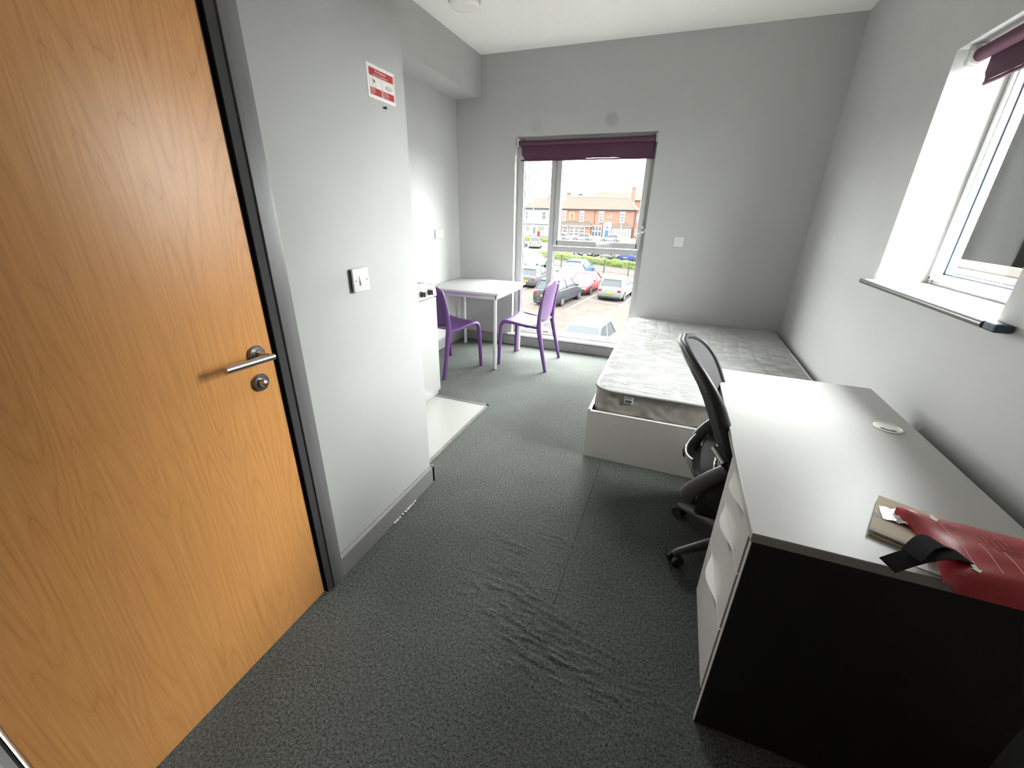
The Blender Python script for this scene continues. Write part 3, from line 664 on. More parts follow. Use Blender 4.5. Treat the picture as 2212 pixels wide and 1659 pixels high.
# quilted top: many small cross-wise puckers
nx_, ny_ = 150, 400
g = []
for j in range(ny_+1):
    v = j/ny_; y = my0-.004+(my1-my0+.008)*v; row = []
    for i in range(nx_+1):
        u = i/nx_; hx0 = mx0-.004; hx1 = mx1+.004
        dy = min(y-my0, my1-y); r = .09
        ins = 0
        if dy < r: ins = r-math.sqrt(max(0, r*r-(r-max(dy, 0))**2))
        x = (hx0+ins)+(hx1-hx0-2*ins)*u
        dx = min(x-hx0-ins, hx1-ins-x); de = min(max(dx, 0), max(dy, 0))
        z = mz1-.010 + .016*(1-math.exp(-de/.03))
        ph = y/.030 + .55*noise.noise(Vector((x*2.2, y*3, 3))) + .55*noise.noise(Vector((x*8, y*7, 1)))
        fr_c = abs((ph % 1)-.5)*2; row_i = int(ph)
        gate = max(0, min(1, .55+1.6*noise.noise(Vector((x*9, row_i*3.7, 4)))))
        z += (-.0095*math.exp(-((1-fr_c)/.30)**2)*gate + .0022*(1-fr_c)*gate)*min(1, de/.02)
        z -= .004*max(0, 1-abs(((x/.105+.15*math.sin(y*8)) % 1)-.5)*9)*min(1, de/.04)
        z += .004*noise.noise(Vector((x*3, y*3, 5)))
        row.append((x, y, z))
    g.append(row)
obj('top_panel', MB().sheet(g), matt_top, mt, smooth=70)
tgm = MB().rbox(-.150, -.098, my0-.013, my0-.009, .395, .436, .001, 1)
tgo = obj('maker_tag', tgm, foil, mt, label='small crinkled white tag')
obj('tag_print', MB().box(-.142, -.106, my0-.0145, my0-.0125, .402, .416), grey_pl, tgo)
obj('tag_print', MB().box(-.146, -.104, my0-.0145, my0-.0125, .428, .433), grey_pl, tgo)

# ------------------------------------------------------------------ desk
dk = thing('desk', 'pale grey desk with drawers and a black end panel, nearest the viewer', 'desk', (.58, 1.5, 0))
dx0, dx1, dy0, dy1, dz = .271, .893, .903, 2.108, .738
obj('desktop', MB().rbox(dx0, dx1, dy0, dy1, dz-.025, dz, .0015, 1), desk_top_m, dk)
eb = MB().box(dx0+.001, dx1-.001, dy0-.0008, dy0+.001, dz-.0245, dz-.002)
obj('edge_band', eb, desk_edge_m, dk)
obj('end_panel', MB().rbox(dx0+.004, dx1-.02, dy0+.004, dy0+.022, 0, dz-.025, .001, 1), desk_front_m, dk)
obj('end_panel_face', MB().box(dx0+.0055, dx1-.021, dy0+.0025, dy0+.0045, .0, dz-.026), black_lam, dk, label='black outer face')
obj('end_panel', MB().rbox(dx0+.03, dx1-.02, dy1-.024, dy1-.004, 0, dz-.025, .001, 1), desk_front_m, dk)
obj('kneehole_shade_sheet', MB().box(dx0+.032, dx1-.04, dy1-.0265, dy1-.0235, 0, dz-.026), black_lam, dk)  # black sheet added to darken the kneehole, standing in for shade
obj('modesty_panel', MB().box(dx1-.06, dx1-.04, 1.315, dy1-.024, .20, dz-.025), black_lam, dk)
py0, py1 = .930, 1.308
cb = MB(); cb.box(dx0+.022, dx1-.04, py1-.018, py1, .02, dz-.025); cb.box(dx1-.055, dx1-.04, py0, py1, .02, dz-.025); cb.box(dx0+.03, dx1-.04, py0, py1, .075, .092); cb.box(dx0+.05, dx0+.065, py0, py1, 0, .08)
obj('drawer_carcass', cb, black_lam, dk)
fl_ = [(.586, .709, .0), (.381, .581, .0), (.122, .376, .0)]
for (za, zb2, _) in fl_:
    def bulge(y):
        u = (y-1.007)/(1.232-1.007)
        if u <= 0 or u >= 1: return 0
        return .0255*(math.sin(PI*u)**1.6)
    ys_ = sorted(set([py0, py1-.004]+lin(1.0, 1.24, 40))); zs_ = [zb2, zb2-.004, zb2-.010, zb2-.018, zb2-.028, zb2-.040, zb2-.055, zb2-.075, za]
    fade = lambda z: max(0, 1-((zb2-z)/.030))**1.2
    g = [[(dx0+.001-bulge(y)*fade(z), y, z) for y in ys_] for z in zs_]
    mb = MB().sheet(g)
    # top lip, sides, back
    k = len(ys_)
    back = dx0+.019
    mb2 = MB(); mb2.add([p for p in g[0]]+[(back, y, zb2) for y in ys_], [(i, i+1, i+1+k, i+k) for i in range(k-1)])
    mb.add([(dx0+.001, py0, za), (back, py0, za), (back, py0, zb2), (dx0+.001, py0, zb2), (dx0+.001, ys_[-1], za), (back, ys_[-1], za), (back, ys_[-1], zb2), (dx0+.001, ys_[-1], zb2)], [(0,1,2,3), (4,7,6,5), (0,4,5,1), (1,5,6,2)])
    o = obj('drawer', mb, desk_front_m, dk, smooth=35)
    obj('wave_handle', mb2, mat('lit_handle_ledge', (.88, .88, .86), .4), o)  # ledge coloured white to stand for daylight on its upper face
    obj('drawer_box', MB().box(back, dx1-.08, py0+.02, py1-.03, za+.01, zb2-.03), black_lam, o)
gm = obj('cable_grommet', MB().lathe([(.043, 0), (.043, .002), (.040, .0035), (.036, .0035), (.035, .002), (.004, .002)], (.803, 1.683, dz), 'z', 48), cream_pl, dk, smooth=40)
sl_ = MB(); a0 = math.radians(205); 
arc_o = [(.803+.033*math.cos(a), 1.683+.033*math.sin(a)) for a in lin(math.radians(205), math.radians(300), 12)]
arc_i = [(.803+.022*math.cos(a), 1.683+.022*math.sin(a)) for a in lin(math.radians(300), math.radians(205), 12)]
sl_.prism(arc_o+arc_i, dz+.0019, dz+.0028, 'z'); obj('cable_slot', sl_, black_pl, gm)

# things on the desk ------------------------------------------------
A = Vector((.603, 1.173)); B = Vector((.525, 1.001)); L_ = Vector((.262, -.118))
def quad(o_, a, b, z0_, z1_, m, parent, name, la=0, lb=1, wa=0, wb=1, label=None):
    def P(u, v): return (a + (b-a)*u + L_*v)
    pl = [P(wa, la), P(wb, la), P(wb, lb), P(wa, lb)]
    return obj(name, MB().prism([(p.x, p.y) for p in pl], z0_, z1_, 'z'), m, parent, label=label)
bkx = thing('cardboard_mailer', 'flat brown cardboard mailer lying under the red pouch on the desk', 'mailer', (.6, 1.08, dz))
quad(None, A, B, dz+.0005, dz+.006, kraft, bkx, 'lower_layer'); quad(None, A, B, dz+.009, dz+.013, kraft, bkx, 'upper_layer', la=-.01, wa=-.0, wb=.97)
quad(None, A, B, dz+.013, dz+.0134, kraft_dark, bkx, 'tape_strip', la=-.01, lb=.9, wa=.50, wb=.60)
quad(None, A, B, dz+.013, dz+.0134, kraft_dark, bkx, 'tape_strip', la=-.01, lb=.9, wa=.90, wb=.965)
quad(None, A, B, dz+.013, dz+.0133, kraft_dark, bkx, 'tape_strip', la=.16, lb=.24, wa=.10, wb=.30)
sh = MB().prism([(.575, .995), (.583, .925), (.66, .905), (.70, .99)], dz+.0003, dz+.0012, 'z')
tag(obj('paper_sheet', sh, paper_m), 'white sheet of paper showing under the mailer and pouch', 'paper')
wr_ = [[(.580+.045*u-.01*v, 1.118-.055*v-.01*u, dz+.0145+.006*abs(math.sin(u*7+v*5))*(u+.2)) for u in lin(0, 1, 8)] for v in lin(0, 1, 8)]
tag(obj('crumpled_wrapper', MB().sheet(wr_, .0008), foil, smooth=50), 'crumpled shiny white wrapper scrap at the corner of the red pouch', 'wrapper')
po = thing('fire_blanket_pouch', 'red folded fire blanket pouch with faint white print, lying over the desk edge', 'pouch', (.75, 1.0, dz))
def pz(u, v):          # u along x 0..1, v along y 0..1 (v=1 far)
    e_ = min(u, 1-u, v, 1-v)
    return dz+.016+.020*(1-math.exp(-max(e_, 0)/.07)) + .004*noise.noise(Vector((u*4, v*5, 2))) + (.018*math.exp(-((u)**2*60+(v-.96)**2*30)))
g = []
def PX(u, v):
    x = .604+.335*u - .018*(1-u)*math.sin(v*PI)*-1 + (.022*(v-.5) if u < .3 else .022*(v-.5)*(1-u)/.7)*0
    y = .872+.226*v + .006*math.sin(u*5)*v
    z = pz(u, v)
    if y < .905 and u > .05: z -= (.905-y)*.5
    return (x, y, z)
for v in lin(0, 1, 24): g.append([PX(u, v) for u in lin(0, 1, 34)])
obj('pouch_front', MB().sheet(g, .001), red_fab, po, smooth=70)
gb = [[(PX(u, v)[0], max(PX(u, v)[1], .884), dz+.0145+.0008*math.sin(u*9)+max(0, .0)) for u in lin(0, 1, 10)] for v in lin(0, 1, 8)]
obj('pouch_back', MB().sheet(gb, .001), red_fab, po, smooth=70)
sd = MB(); k = 34
ring = [PX(u, 0) for u in lin(0, 1, 34)]+[PX(1, v) for v in lin(0, 1, 24)[1:]]+[PX(u, 1) for u in lin(1, 0, 34)[1:]]+[PX(0, v) for v in lin(1, 0, 24)[1:]]
sd.loft([[(p[0], p[1], p[2]) for p in ring], [(p[0]*.5+.5*p[0], max(p[1], .884), dz+.0145) for p in ring]], False)
obj('pouch_side', sd, red_fab, po, smooth=60)
# print: text lines run across the desk (reading from the drawers' side), arrows, boxes
def PS(u, v, dz_=.0016): p = PX(u, v); return (p[0], p[1], p[2]+dz_)
def pline(u0, v0, u1, v1, r_=.0007): return MB().tube([PS(u0+(u1-u0)*t_, v0+(v1-v0)*t_, .0012) for t_ in lin(0, 1, 10)], r_, 4)
lines = MB()
for (u0, v0, u1, v1) in ((.175, .88, .175, .24), (.30, .60, .30, .22), (.41, .55, .41, .22), (.30, .60, 1, .56), (.41, .55, 1, .52)):
    q = pline(u0, v0, u1, v1); lines.add(q.v, q.f)
obj('print_lines', lines, print_w, po)
txt = ['In case of fire hold the', 'tapes and pull down sharply', 'Place blanket carefully', 'over burning materials', 'and leave to cool']
def ptext(s_, u, v, size): 
    p = PS(u, v, .0026); t_ = text('print_text', s_, size, frameM(p, (0, -1, 0), (1, 0, 0)), print_w, po, ext=.0002); DRAPE[t_.name] = (u, v); return t_
for i in range(5): ptext(txt[i], .33+i*.034, .90-i*.004, .0078)
for i in range(5): ptext(['Turn off the source', 'of heat if it is safe', 'Leave the pan covered', 'until it is cold', 'Do not remove'][i], .62+i*.034, .86, .0078)
ptext('FIRE BLANKET', .235, .86, .0125); ptext('To use pull tapes', .20, .70, .0062)
for (u, v) in ((.165, .88), (.165, .20)):
    x_, y_, z_ = PS(u, v, .0022)
    sgn = -1
    ar = [(x_-.004, y_+.012), (x_+.004, y_+.012), (x_+.004, y_), (x_+.009, y_), (x_, y_-.012), (x_-.009, y_), (x_-.004, y_)]
    obj('arrow_print', MB().prism(ar, z_-.0005, z_+.0004, 'z'), print_w2, po)
def ribbon(pts, w_, wd, t_=.0018):
    wd = Vector(wd).normalized()
    g_ = [[tuple(Vector(p)+wd*w_*(k_-.5)) for k_ in lin(0, 1, 4)] for p in pts]
    return MB().sheet(g_, t_)
def bez(p0, p1, p2, p3, n=14):
    return [tuple(Vector(p0)*(1-t_)**3+Vector(p1)*3*t_*(1-t_)**2+Vector(p2)*3*t_*t_*(1-t_)+Vector(p3)*t_**3) for t_ in lin(0, 1, n)]
obj('pull_tab', ribbon(bez((.548, .892, dz+.048), (.575, .925, dz+.062), (.605, .965, dz+.062), (.640, .966, dz+.036)), .038, (.55, -.84, 0)), tab_m, po, smooth=60, label='upper black pull tab')
obj('pull_tab', ribbon(bez((.520, .893, dz+.010), (.555, .900, dz+.040), (.61, .935, dz+.060), (.664, .950, dz+.034)), .040, (.35, -.93, 0)), tab_m, po, smooth=60, label='lower black pull tab')

# ------------------------------------------------------------------ office chair  (local: faces +X, origin on the floor at the gas column)
oc = thing('office_chair', 'black mesh-backed swivel office chair pushed in at the pale desk', 'chair', (.45, 1.690, 0), math.radians(-4), world=False)
def arcp(c, r, a0_, a1_, n): return [(c[0]+r*math.cos(a), c[1]+r*math.sin(a)) for a in lin(a0_, a1_, n)]
BXP = [(.50, -.125), (.58, -.150), (.66, -.186), (.74, -.222), (.80, -.250), (.85, -.278), (.90, -.314), (.94, -.350), (.975, -.378), (.99, -.388)]
def back_x(z):
    for (a_, xa), (b_, xb) in zip(BXP, BXP[1:]):
        if z <= b_: return xa+(xb-xa)*(z-a_)/(b_-a_)
    return BXP[-1][1]
def back_hw(z):
    u = (z-.50)/(.970-.50)
    hw = .212+.012*math.sin(PI*min(1, u*1.15))
    if u > .66: hw *= math.sqrt(max(0, 1-((u-.66)/.342)**3.2))*.985+.015
    if u < .12: hw *= .80+.20*(u/.12)
    return hw
def bpt(k, z, ins=0, back=0):
    hw = max(.002, back_hw(z)-ins); return (back_x(z)+.040*(k*k)*(hw/.22)-back, k*hw, z)
zz = lin(.50, .969, 34)
fr_ = [bpt(1, z) for z in zz] + [bpt(-1, z) for z in zz[::-1]]
obj('back_frame', MB().tube(fr_+[fr_[0]], [.011+.012*max(0, min(1, (.93-p[2])/.15))*(p[1] < 0) for p in fr_+[fr_[0]]], 10, False, sx=1.0), black_pl, oc, smooth=60)
# wide plate of the frame behind the mesh, open in the middle
zo = lin(.50, .969, 34)
def inner(z_): return min(max(z_, .60), .935)
def ihw(z_):
    q = (inner(z_)-.60)/(.935-.60); h_ = .150+.02*q
    if q > .60: h_ *= math.sqrt(max(0, 1-((q-.60)/.402)**2.2))
    if q < .25: h_ *= math.sqrt(max(0, 1-((.25-q)/.252)**2.2))
    return h_
ring_o = [bpt(1, z, .004, .012) for z in zo]+[bpt(-1, z, .004, .012) for z in zo[::-1]]
ring_i = []
for sgn_, seq in ((1, zo), (-1, zo[::-1])):
    for z in seq:
        zi = inner(.60+(z-.50)/(.469)*.32); h_ = ihw(zi); ring_i.append((back_x(zi)-.016+.02*(h_/.2)**2, sgn_*h_, zi))
ring_o.append(ring_o[0]); ring_i.append(ring_i[0])
obj('frame_plate', MB().sheet([ring_i, ring_o], .010), black_pl, oc, smooth=50)
g = [[bpt(k, z, .006) for k in lin(-1, 1, 16)] for z in lin(.505, .966, 30)]
obj('mesh_back', MB().sheet(g), meshfab, oc, smooth=80)
rim = [(x-.016, y*1.005, z-.001) for (x, y, z) in fr_ if z > .84]
obj('back_rim', MB().tube(rim, .008, 8), mat('grey_rim_plastic', (.17, .17, .17), .35), oc, smooth=60, label='light grey outer rim')
# cradle behind the lower back: rim, dished shell with slots, two arms that sweep under the seat
arc_n = [(-.130, -.222, .555), (-.190, -.200, .475), (-.235, -.160, .385), (-.245, -.115, .310), (-.20, -.05, .275), (-.05, 0, .285), (0, 0, .30)]
arc_f = [(-.140, .215, .575), (-.205, .180, .520), (-.25, .125, .460), (-.235, .06, .38), (-.18, 0, .33)]
for A_ in (arc_n, arc_f):
    pts_ = [Vector(p) for p in A_]; P_ = []
    for i in range(len(pts_)-1):
        for t_ in (0, .34, .67): P_.append(pts_[i].lerp(pts_[i+1], t_))
    P_.append(pts_[-1])
    for _ in range(2): P_ = [P_[0]]+[(P_[i-1]+P_[i]*2+P_[i+1])/4 for i in range(1, len(P_)-1)]+[P_[-1]]
    obj('cradle_arm', MB().tube(P_, [.026+.006*math.sin(PI*i_/(len(P_)-1)) for i_ in range(len(P_))], 12, sx=.62), grey_pl, oc, smooth=60)
prof = [(-.272, .478), (-.268, .450), (-.245, .428), (-.212, .424), (-.180, .448), (-.160, .500), (-.158, .560), (-.176, .625)]
g = []
for i, (px_, pz_) in enumerate(prof):
    h_ = .115+.05*i/7; g.append([(px_+.03*(k*k)*(1 if i < 4 else .4), k*h_, pz_+.02*k*k*(i < 4)) for k in lin(-1, 1, 14)])
shl = obj('lumbar_shell', MB().sheet(g, .006), mat('mid_grey_plastic', (.25, .255, .26), .4, bump=.1, bscale=500), oc, smooth=50)
obj('shell_rim', MB().tube([(p[0]-.002, p[1], p[2]+.003) for p in g[0]], .007, 8), mat('grey_rim_plastic', (.17, .17, .17), .35), shl, smooth=60)
for i in range(8):
    z = .475+i*.017
    px_ = -.163 if z < .57 else -.168
    obj('vent_slot', MB().rbox(px_-.008, px_-.002, -.165, -.105, z, z+.007, .002, 1), black_pl, shl)
st = MB()
rings = []
for (z, ins) in ((.435, .03), (.425, .008), (.45, 0), (.485, .0), (.505, .018), (.512, .06)):
    P = rrect(-.215+ins, .245-ins, -.235+ins, .235-ins, .09-ins*.5, 6)
    rings.append([(x, y, z + (.010 if x < -.1 else 0)) for x, y in P[::2]])
n0 = min(len(r) for r in rings)
P0 = [(math.copysign(abs(math.cos(a))**.55, math.cos(a)), math.copysign(abs(math.sin(a))**.55, math.sin(a))) for a in [2*PI*i/48 for i in range(48)]]
rings = [[(.015+px*(.23-ins), py*(.235-ins), z) for px, py in P0] for (z, ins) in ((.425, .03), (.432, .008), (.45, 0), (.482, .0), (.500, .016), (.508, .06), (.506, .14))]
obj('seat_cushion', MB().loft(rings, True), mat('black_seat_fabric', (.016, .016, .017), .9, bump=.4, bscale=500), oc, smooth=50)
obj('seat_pan', MB().loft([[(.015+px*r_, py*r_, z) for px, py in P0] for (z, r_) in ((.30, .10), (.33, .20), (.37, .225), (.428, .22))], True), black_pl, oc, smooth=50)
obj('tilt_lever', MB().tube([(-.190, -.200, .622), (-.150, -.262, .598)], .0125, 16), steel_dark, oc, smooth=40, label='grey metal lever tube')
obj('paddle_knob', MB().lathe([(.006, -.02), (.030, -.012), (.034, 0), (.030, .012), (.006, .02)], (-.265, .16, .385), 'x', 20), black_pl, oc, smooth=60)
obj('mechanism_cover', MB().rbox(-.20, .10, -.13, .13, .245, .36, .02, 3), black_pl, oc, smooth=50)
obj('gas_column', MB().lathe([(.030, .10), (.030, .20), (.022, .205), (.022, .33), (.05, .345), (.05, .365)], (0, 0, 0), 'z', 20), black_pl, oc, smooth=40)
obj('hub', MB().lathe([(.050, .055), (.055, .07), (.055, .10), (.035, .125)], (0, 0, 0), 'z', 24), black_pl, oc, smooth=40)
base_a = math.radians(213+4)
for i in range(5):
    a = base_a+i*2*PI/5; ca, sa = math.cos(a), math.sin(a)
    lg = MB().tube([(ca*.04, sa*.04, .092), (ca*.15, sa*.15, .086), (ca*.285, sa*.285, .068), (ca*.305, sa*.305, .062)], [.026, .022, .016, .010], 10)
    lo = obj('base_leg', lg, grey_pl, oc, smooth=60)
    w0 = Vector((ca*.29, sa*.29, .029)); ax = Vector((-sa, ca, 0))
    cs = MB()
    for s in (-1, 1):
        c0 = w0+ax*s*.010; c1 = w0+ax*s*.026
        cs.tube([c0, c1], .028, 18)
    cs.tube([w0+Vector((0, 0, .02)), w0+Vector((0, 0, .045))], .008, 8)
    co_ = obj('castor', cs, black_pl, lo, smooth=40)

# ================================================================== outside
GZ = -4.0; SPEC[0] = .03                              # low specular outdoors, so the bright sky does not wash surfaces out
asphalt = mat('car_park_asphalt', (0.016, 0.0132, 0.0112), .9, var=.18, vscale=1.2, bump=.3, bscale=30)
road_m = mat('pale_concrete', (0.0185, 0.0179, 0.0167), .9, var=.08, vscale=.6)
line_m = mat('white_road_paint', (0.0611, 0.0611, 0.0586), .7)
brick_red = mat('red_brickwork', (0.0495, 0.0272, 0.02), .85, var=.08, vscale=14)
render_white = mat('white_render', (0.0569, 0.0569, 0.0556), .8)
stone_white = mat('white_painted_stone', (0.0652, 0.0652, 0.0637), .7)
roof_brown = mat('brown_roof_tiles', (0.0179, 0.0147, 0.0121), .85, var=.12, vscale=5)
win_dark = mat('house_window_glass', (0.0136, 0.0149, 0.0163), .2, spec=.15)
blue_door_m = mat('blue_door_paint', (0.0102, 0.0249, 0.0492), .4)
red_door_m = mat('red_door_paint', (0.0406, 0.00406, 0.00272), .4)
hedge_m = mat('hedge_green', (0.0156, 0.0221, 0.00464), .9, var=.5, vscale=6)
fence_m = mat('galvanised_fence', (0.0136, 0.0143, 0.0136), .5, .4)
tower_m = mat('pale_tower_cladding', (0.0488, 0.0515, 0.0515), .6)
tower_line = mat('tower_window_grey', (0.0272, 0.0298, 0.0319), .3)

gd = MB().box(-140, 90, 4.8, 140, GZ-.3, GZ)
struct('floor_outside', gd, asphalt, 'brown-grey car park surface outside')
struct('road_outside', MB().box(-140, 90, 54, 96, GZ+.001, GZ+.03), road_m, 'pale road beyond the hedge')
# parking bay lines
hd = math.radians(-6.8)
def bay(x0_, y0_, x1_, y1_, w_=.11):
    a = Vector((x0_, y0_)); b = Vector((x1_, y1_)); n_ = Vector((-(b-a).y, (b-a).x)).normalized()*w_/2
    return MB().prism([tuple(a+n_), tuple(a-n_), tuple(b-n_), tuple(b+n_)], GZ+.001, GZ+.012, 'z')
bays = [(-5.76, 23.9, -5.0, 30.3), (-3.17, 23.1, -2.4, 30.6), (-8.46, 24.8, -7.7, 31.0), (-.5, 22.6, .3, 30.2), (-11.1, 25.5, -10.4, 31.5), (-5.08, 28.05, -2.86, 27.33)]
bl_ = ['white bay line between the dark car and the silver hatchback', 'white bay line on the right of the silver hatchback', 'white bay line left of the nearest dark grey car', 'white bay line furthest right in the car park, mostly behind the wall', 'white bay line seen through the narrow left pane', 'white cross line behind the silver hatchback']
for b_, l_ in zip(bays, bl_):
    o = tag(obj('parking_bay_line', bay(*b_), line_m), l_, 'road marking', 'painted bay lines in the car park')

# cars ------------------------------------------------------------
glass_car = mat('car_glass', (0.00972, 0.0113, 0.0121), .15, spec=.06)
tyre = mat('car_tyre', (0.00475, 0.00475, 0.00475), .8); alloy = mat('alloy_wheel', (0.0475, 0.0475, 0.0475), .35, .7)
tail_m = mat('tail_light_red', (0.0434, 0.00406, 0.00475), .25); head_m = mat('head_light', (0.0611, 0.0611, 0.0637), .2, spec=.2)
plate_y = mat('yellow_number_plate', (0.0569, 0.042, 0.00406), .5); plate_w = mat('white_number_plate', (0.0611, 0.0611, 0.0611), .5); dark_trim = mat('car_dark_trim', (0.00542, 0.00569, 0.00611), .5)
PAINT = {'white': (0.0448, 0.0448, 0.0448), 'silver': (0.0316, 0.0331, 0.0341), 'grey': (0.0142, 0.0152, 0.0163), 'red': (0.0386, 0.00621, 0.00649), 'blue': (0.00487, 0.0119, 0.0366), 'navy': (0.00672, 0.00999, 0.0187), 'dark': (0.00751, 0.00803, 0.00856), 'cream': (0.0378, 0.0378, 0.0344)}
def make_car(label, paint, x_, y_, heading, kind='hatch', group=None, k=1.0):
    pm = mat('car_paint_'+paint, PAINT[paint], .4, spec=.035)
    t = thing('car', label, 'car', (x_, y_, GZ), heading, group, world=False)      # local: nose at +Y
    Ln = {'hatch': 4.05, 'saloon': 4.6, 'suv': 4.35, 'estate': 4.5}[kind]*k; W = .88*k; H = {'hatch': 1.46, 'saloon': 1.42, 'suv': 1.62, 'estate': 1.47}[kind]*k
    zb = .20; zm = .58*k; belt = (.90 if kind != 'suv' else 1.02)*k; y0_ = -Ln/2; y1_ = Ln/2
    hood = belt-.08
    secs = [(y0_, .80, zb+.18, belt-.30), (y0_+.05, .92, zb+.05, belt-.08), (y0_+.22, .985, zb, belt), (y0_+1.2, 1.0, zb, belt), (0, 1.0, zb, belt), (y1_-1.25, 1.0, zb, belt-.02), (y1_-.75, .985, zb, hood-.06), (y1_-.25, .94, zb, hood-.16), (y1_-.06, .84, zb+.04, hood-.26), (y1_, .70, zb+.16, hood-.38)]
    if kind == 'saloon': secs[1] = (y0_+.05, .90, zb+.05, belt-.05); secs[2] = (y0_+.25, .96, zb, belt)
    rings = []
    for (yy, ws, zl, zh) in secs:
        w_ = W*ws; zc = (zl+zh)/2+.06
        rings.append([(-w_*.90, yy, zl), (w_*.90, yy, zl), (w_, yy, zl+.10), (w_*1.01, yy, zc), (w_*.965, yy, zh-.05), (w_*.86, yy, zh), (w_*.3, yy, zh+.025), (-w_*.3, yy, zh+.025), (-w_*.86, yy, zh), (-w_*.965, yy, zh-.05), (-w_*1.01, yy, zc), (-w_, yy, zl+.10)])
    body = obj('body', MB().loft(rings, True), pm, t, smooth=38)
    # cabin
    rear_b = y0_+(.28 if kind in ('hatch', 'suv', 'estate') else .85); rear_t = rear_b+(.42 if kind != 'saloon' else .75)
    fr_b = y1_-1.15; fr_t = fr_b-.85
    wb, wt = W*.90, W*.70
    cab = [(-wb, rear_b, belt-.03), (wb, rear_b, belt-.03), (wb, fr_b, belt-.06), (-wb, fr_b, belt-.06), (-wt, rear_t, H-.03), (wt, rear_t, H-.03), (wt, fr_t, H-.03), (-wt, fr_t, H-.03)]
    obj('window_glass', MB().add(cab, [(0,1,5,4), (1,2,6,5), (2,3,7,6), (3,0,4,7), (4,5,6,7), (3,2,1,0)]), glass_car, t)
    rt = MB()
    rr = []
    for (yy, ws, z) in ((rear_t-.10, .93, H-.075), (rear_t+.05, 1.0, H-.02), ((rear_t+fr_t)/2, 1.02, H+.012), (fr_t-.05, 1.0, H-.015), (fr_t+.06, .95, H-.06)):
        w_ = wt*ws; rr.append([(-w_*1.03, yy, z-.045), (w_*1.03, yy, z-.045), (w_, yy, z), (0, yy, z+.02), (-w_, yy, z)])
    rt.loft(rr, True)
    obj('roof', rt, pm, t, smooth=45)
    for s in (-1, 1):
        def P(a, b, r_=.035): obj('pillar', MB().tube([a, b], r_, 6), pm, t, smooth=60)
        P((s*wb, fr_b+.02, belt-.06), (s*wt*1.0, fr_t+.0, H-.04), .032); P((s*wb, rear_b, belt-.03), (s*wt, rear_t, H-.04), .06)
        P((s*wb*1.0, (rear_b+fr_b)/2-.05, belt-.03), (s*wt*1.01, (rear_t+fr_t)/2-.05, H-.04), .028)
    wbz = Ln*.315
    for (sx, yy) in ((-1, wbz), (1, wbz), (-1, -wbz), (1, -wbz)):
        o = obj('wheel', MB().tube([(sx*(W-.17), yy, .31*k), (sx*(W+.02), yy, .31*k)], .31*k, 20), tyre, t, smooth=40)
        obj('wheel_rim', MB().tube([(sx*(W+.0), yy, .31*k), (sx*(W+.028), yy, .31*k)], .20*k, 16), alloy, o, smooth=40)
    for s in (-1, 1):
        obj('tail_light', MB().rbox(s*W*.60-(.0 if s > 0 else .24), s*W*.60+(.24 if s > 0 else 0), y0_-.01, y0_+.14, belt-.27, belt-.13, .03, 2), tail_m, t, smooth=40)
        obj('head_light', MB().rbox(s*W*.55-(.0 if s > 0 else .26), s*W*.55+(.26 if s > 0 else 0), y1_-.30, y1_-.015, hood-.38, hood-.24, .04, 2), head_m, t, smooth=40)
        obj('door_mirror', MB().rbox(s*(W+.06)-.09, s*(W+.06)+.09, fr_b-.28, fr_b-.16, belt-.0, belt+.12, .03, 2), pm, t, smooth=40)
    obj('number_plate', MB().box(-.26, .26, y0_-.025, y0_+.02, belt-.42, belt-.30), plate_y, t); obj('number_plate', MB().box(-.26, .26, y1_-.02, y1_+.02, .38, .49), plate_w, t)
    obj('lower_bumper', MB().rbox(-W*.86, W*.86, y0_-.02, y0_+.25, zb-.02, zb+.13, .03, 1), dark_trim, t); obj('lower_bumper', MB().rbox(-W*.78, W*.78, y1_-.25, y1_+.015, zb-.0, zb+.13, .03, 1), dark_trim, t)
    obj('grille', MB().rbox(-.42, .42, y1_-.06, y1_+.012, hood-.43, hood-.33, .02, 1), dark_trim, t)
    return t
hg = hd
make_car('silver hatchback seen from behind in a marked bay, right of the red car', 'silver', -3.55, 30.1, hg, 'hatch')
make_car('red car with its bonnet towards the window, between two silver-grey cars', 'red', -6.05, 31.4, hg+PI, 'saloon', k=.98)
make_car('dark grey car seen from behind, nearest left of the red car', 'dark', -6.85, 26.6, hg+math.radians(-3), 'suv')
make_car('bright blue car seen from behind, behind the red car', 'blue', -8.35, 39.6, hg+math.radians(-4), 'hatch', k=1.02)
make_car('white car right below the window, only its roof and side showing', 'white', -2.85, 15.5, hg+PI, 'hatch')
make_car('grey hatchback seen from behind through the narrow left pane', 'grey', -10.35, 32.4, hg, 'hatch')
make_car('white car beside the grey hatchback, cut by the left window edge', 'white', -13.1, 34.4, hg+PI, 'saloon')
make_car('silver saloon with pale blue windscreen, seen through the narrow left pane', 'silver', -13.9, 42.6, hg+PI+math.radians(4), 'saloon')
make_car('grey car partly behind the red car and the window mullion', 'grey', -8.15, 34.9, hg+PI, 'hatch')
make_car('cream estate parked by the white houses, seen through the left pane', 'cream', -22.2, 68.5, math.radians(14), 'suv', k=1.05)
make_car('silver car left of the cream estate by the white houses', 'silver', -25.2, 69.6, math.radians(10), 'hatch')
make_car('dark grey car right of the cream estate by the white houses', 'grey', -19.2, 70.5, math.radians(14), 'hatch')
row = [('white', -13.6, 58.0, 'white car beyond the hedge, leftmost in the far row'), ('dark', -11.0, 58.4, 'grey car with red lights in the far row, second from left'), ('silver', -8.1, 57.2, 'silver car in the middle of the far row beyond the hedge'), ('blue', -5.5, 55.6, 'blue hatchback in the far row beyond the hedge'), ('red', -9.9, 66.0, 'red car top showing behind the far row'), ('white', -2.9, 55.4, 'white car right of the blue hatchback beyond the hedge')]
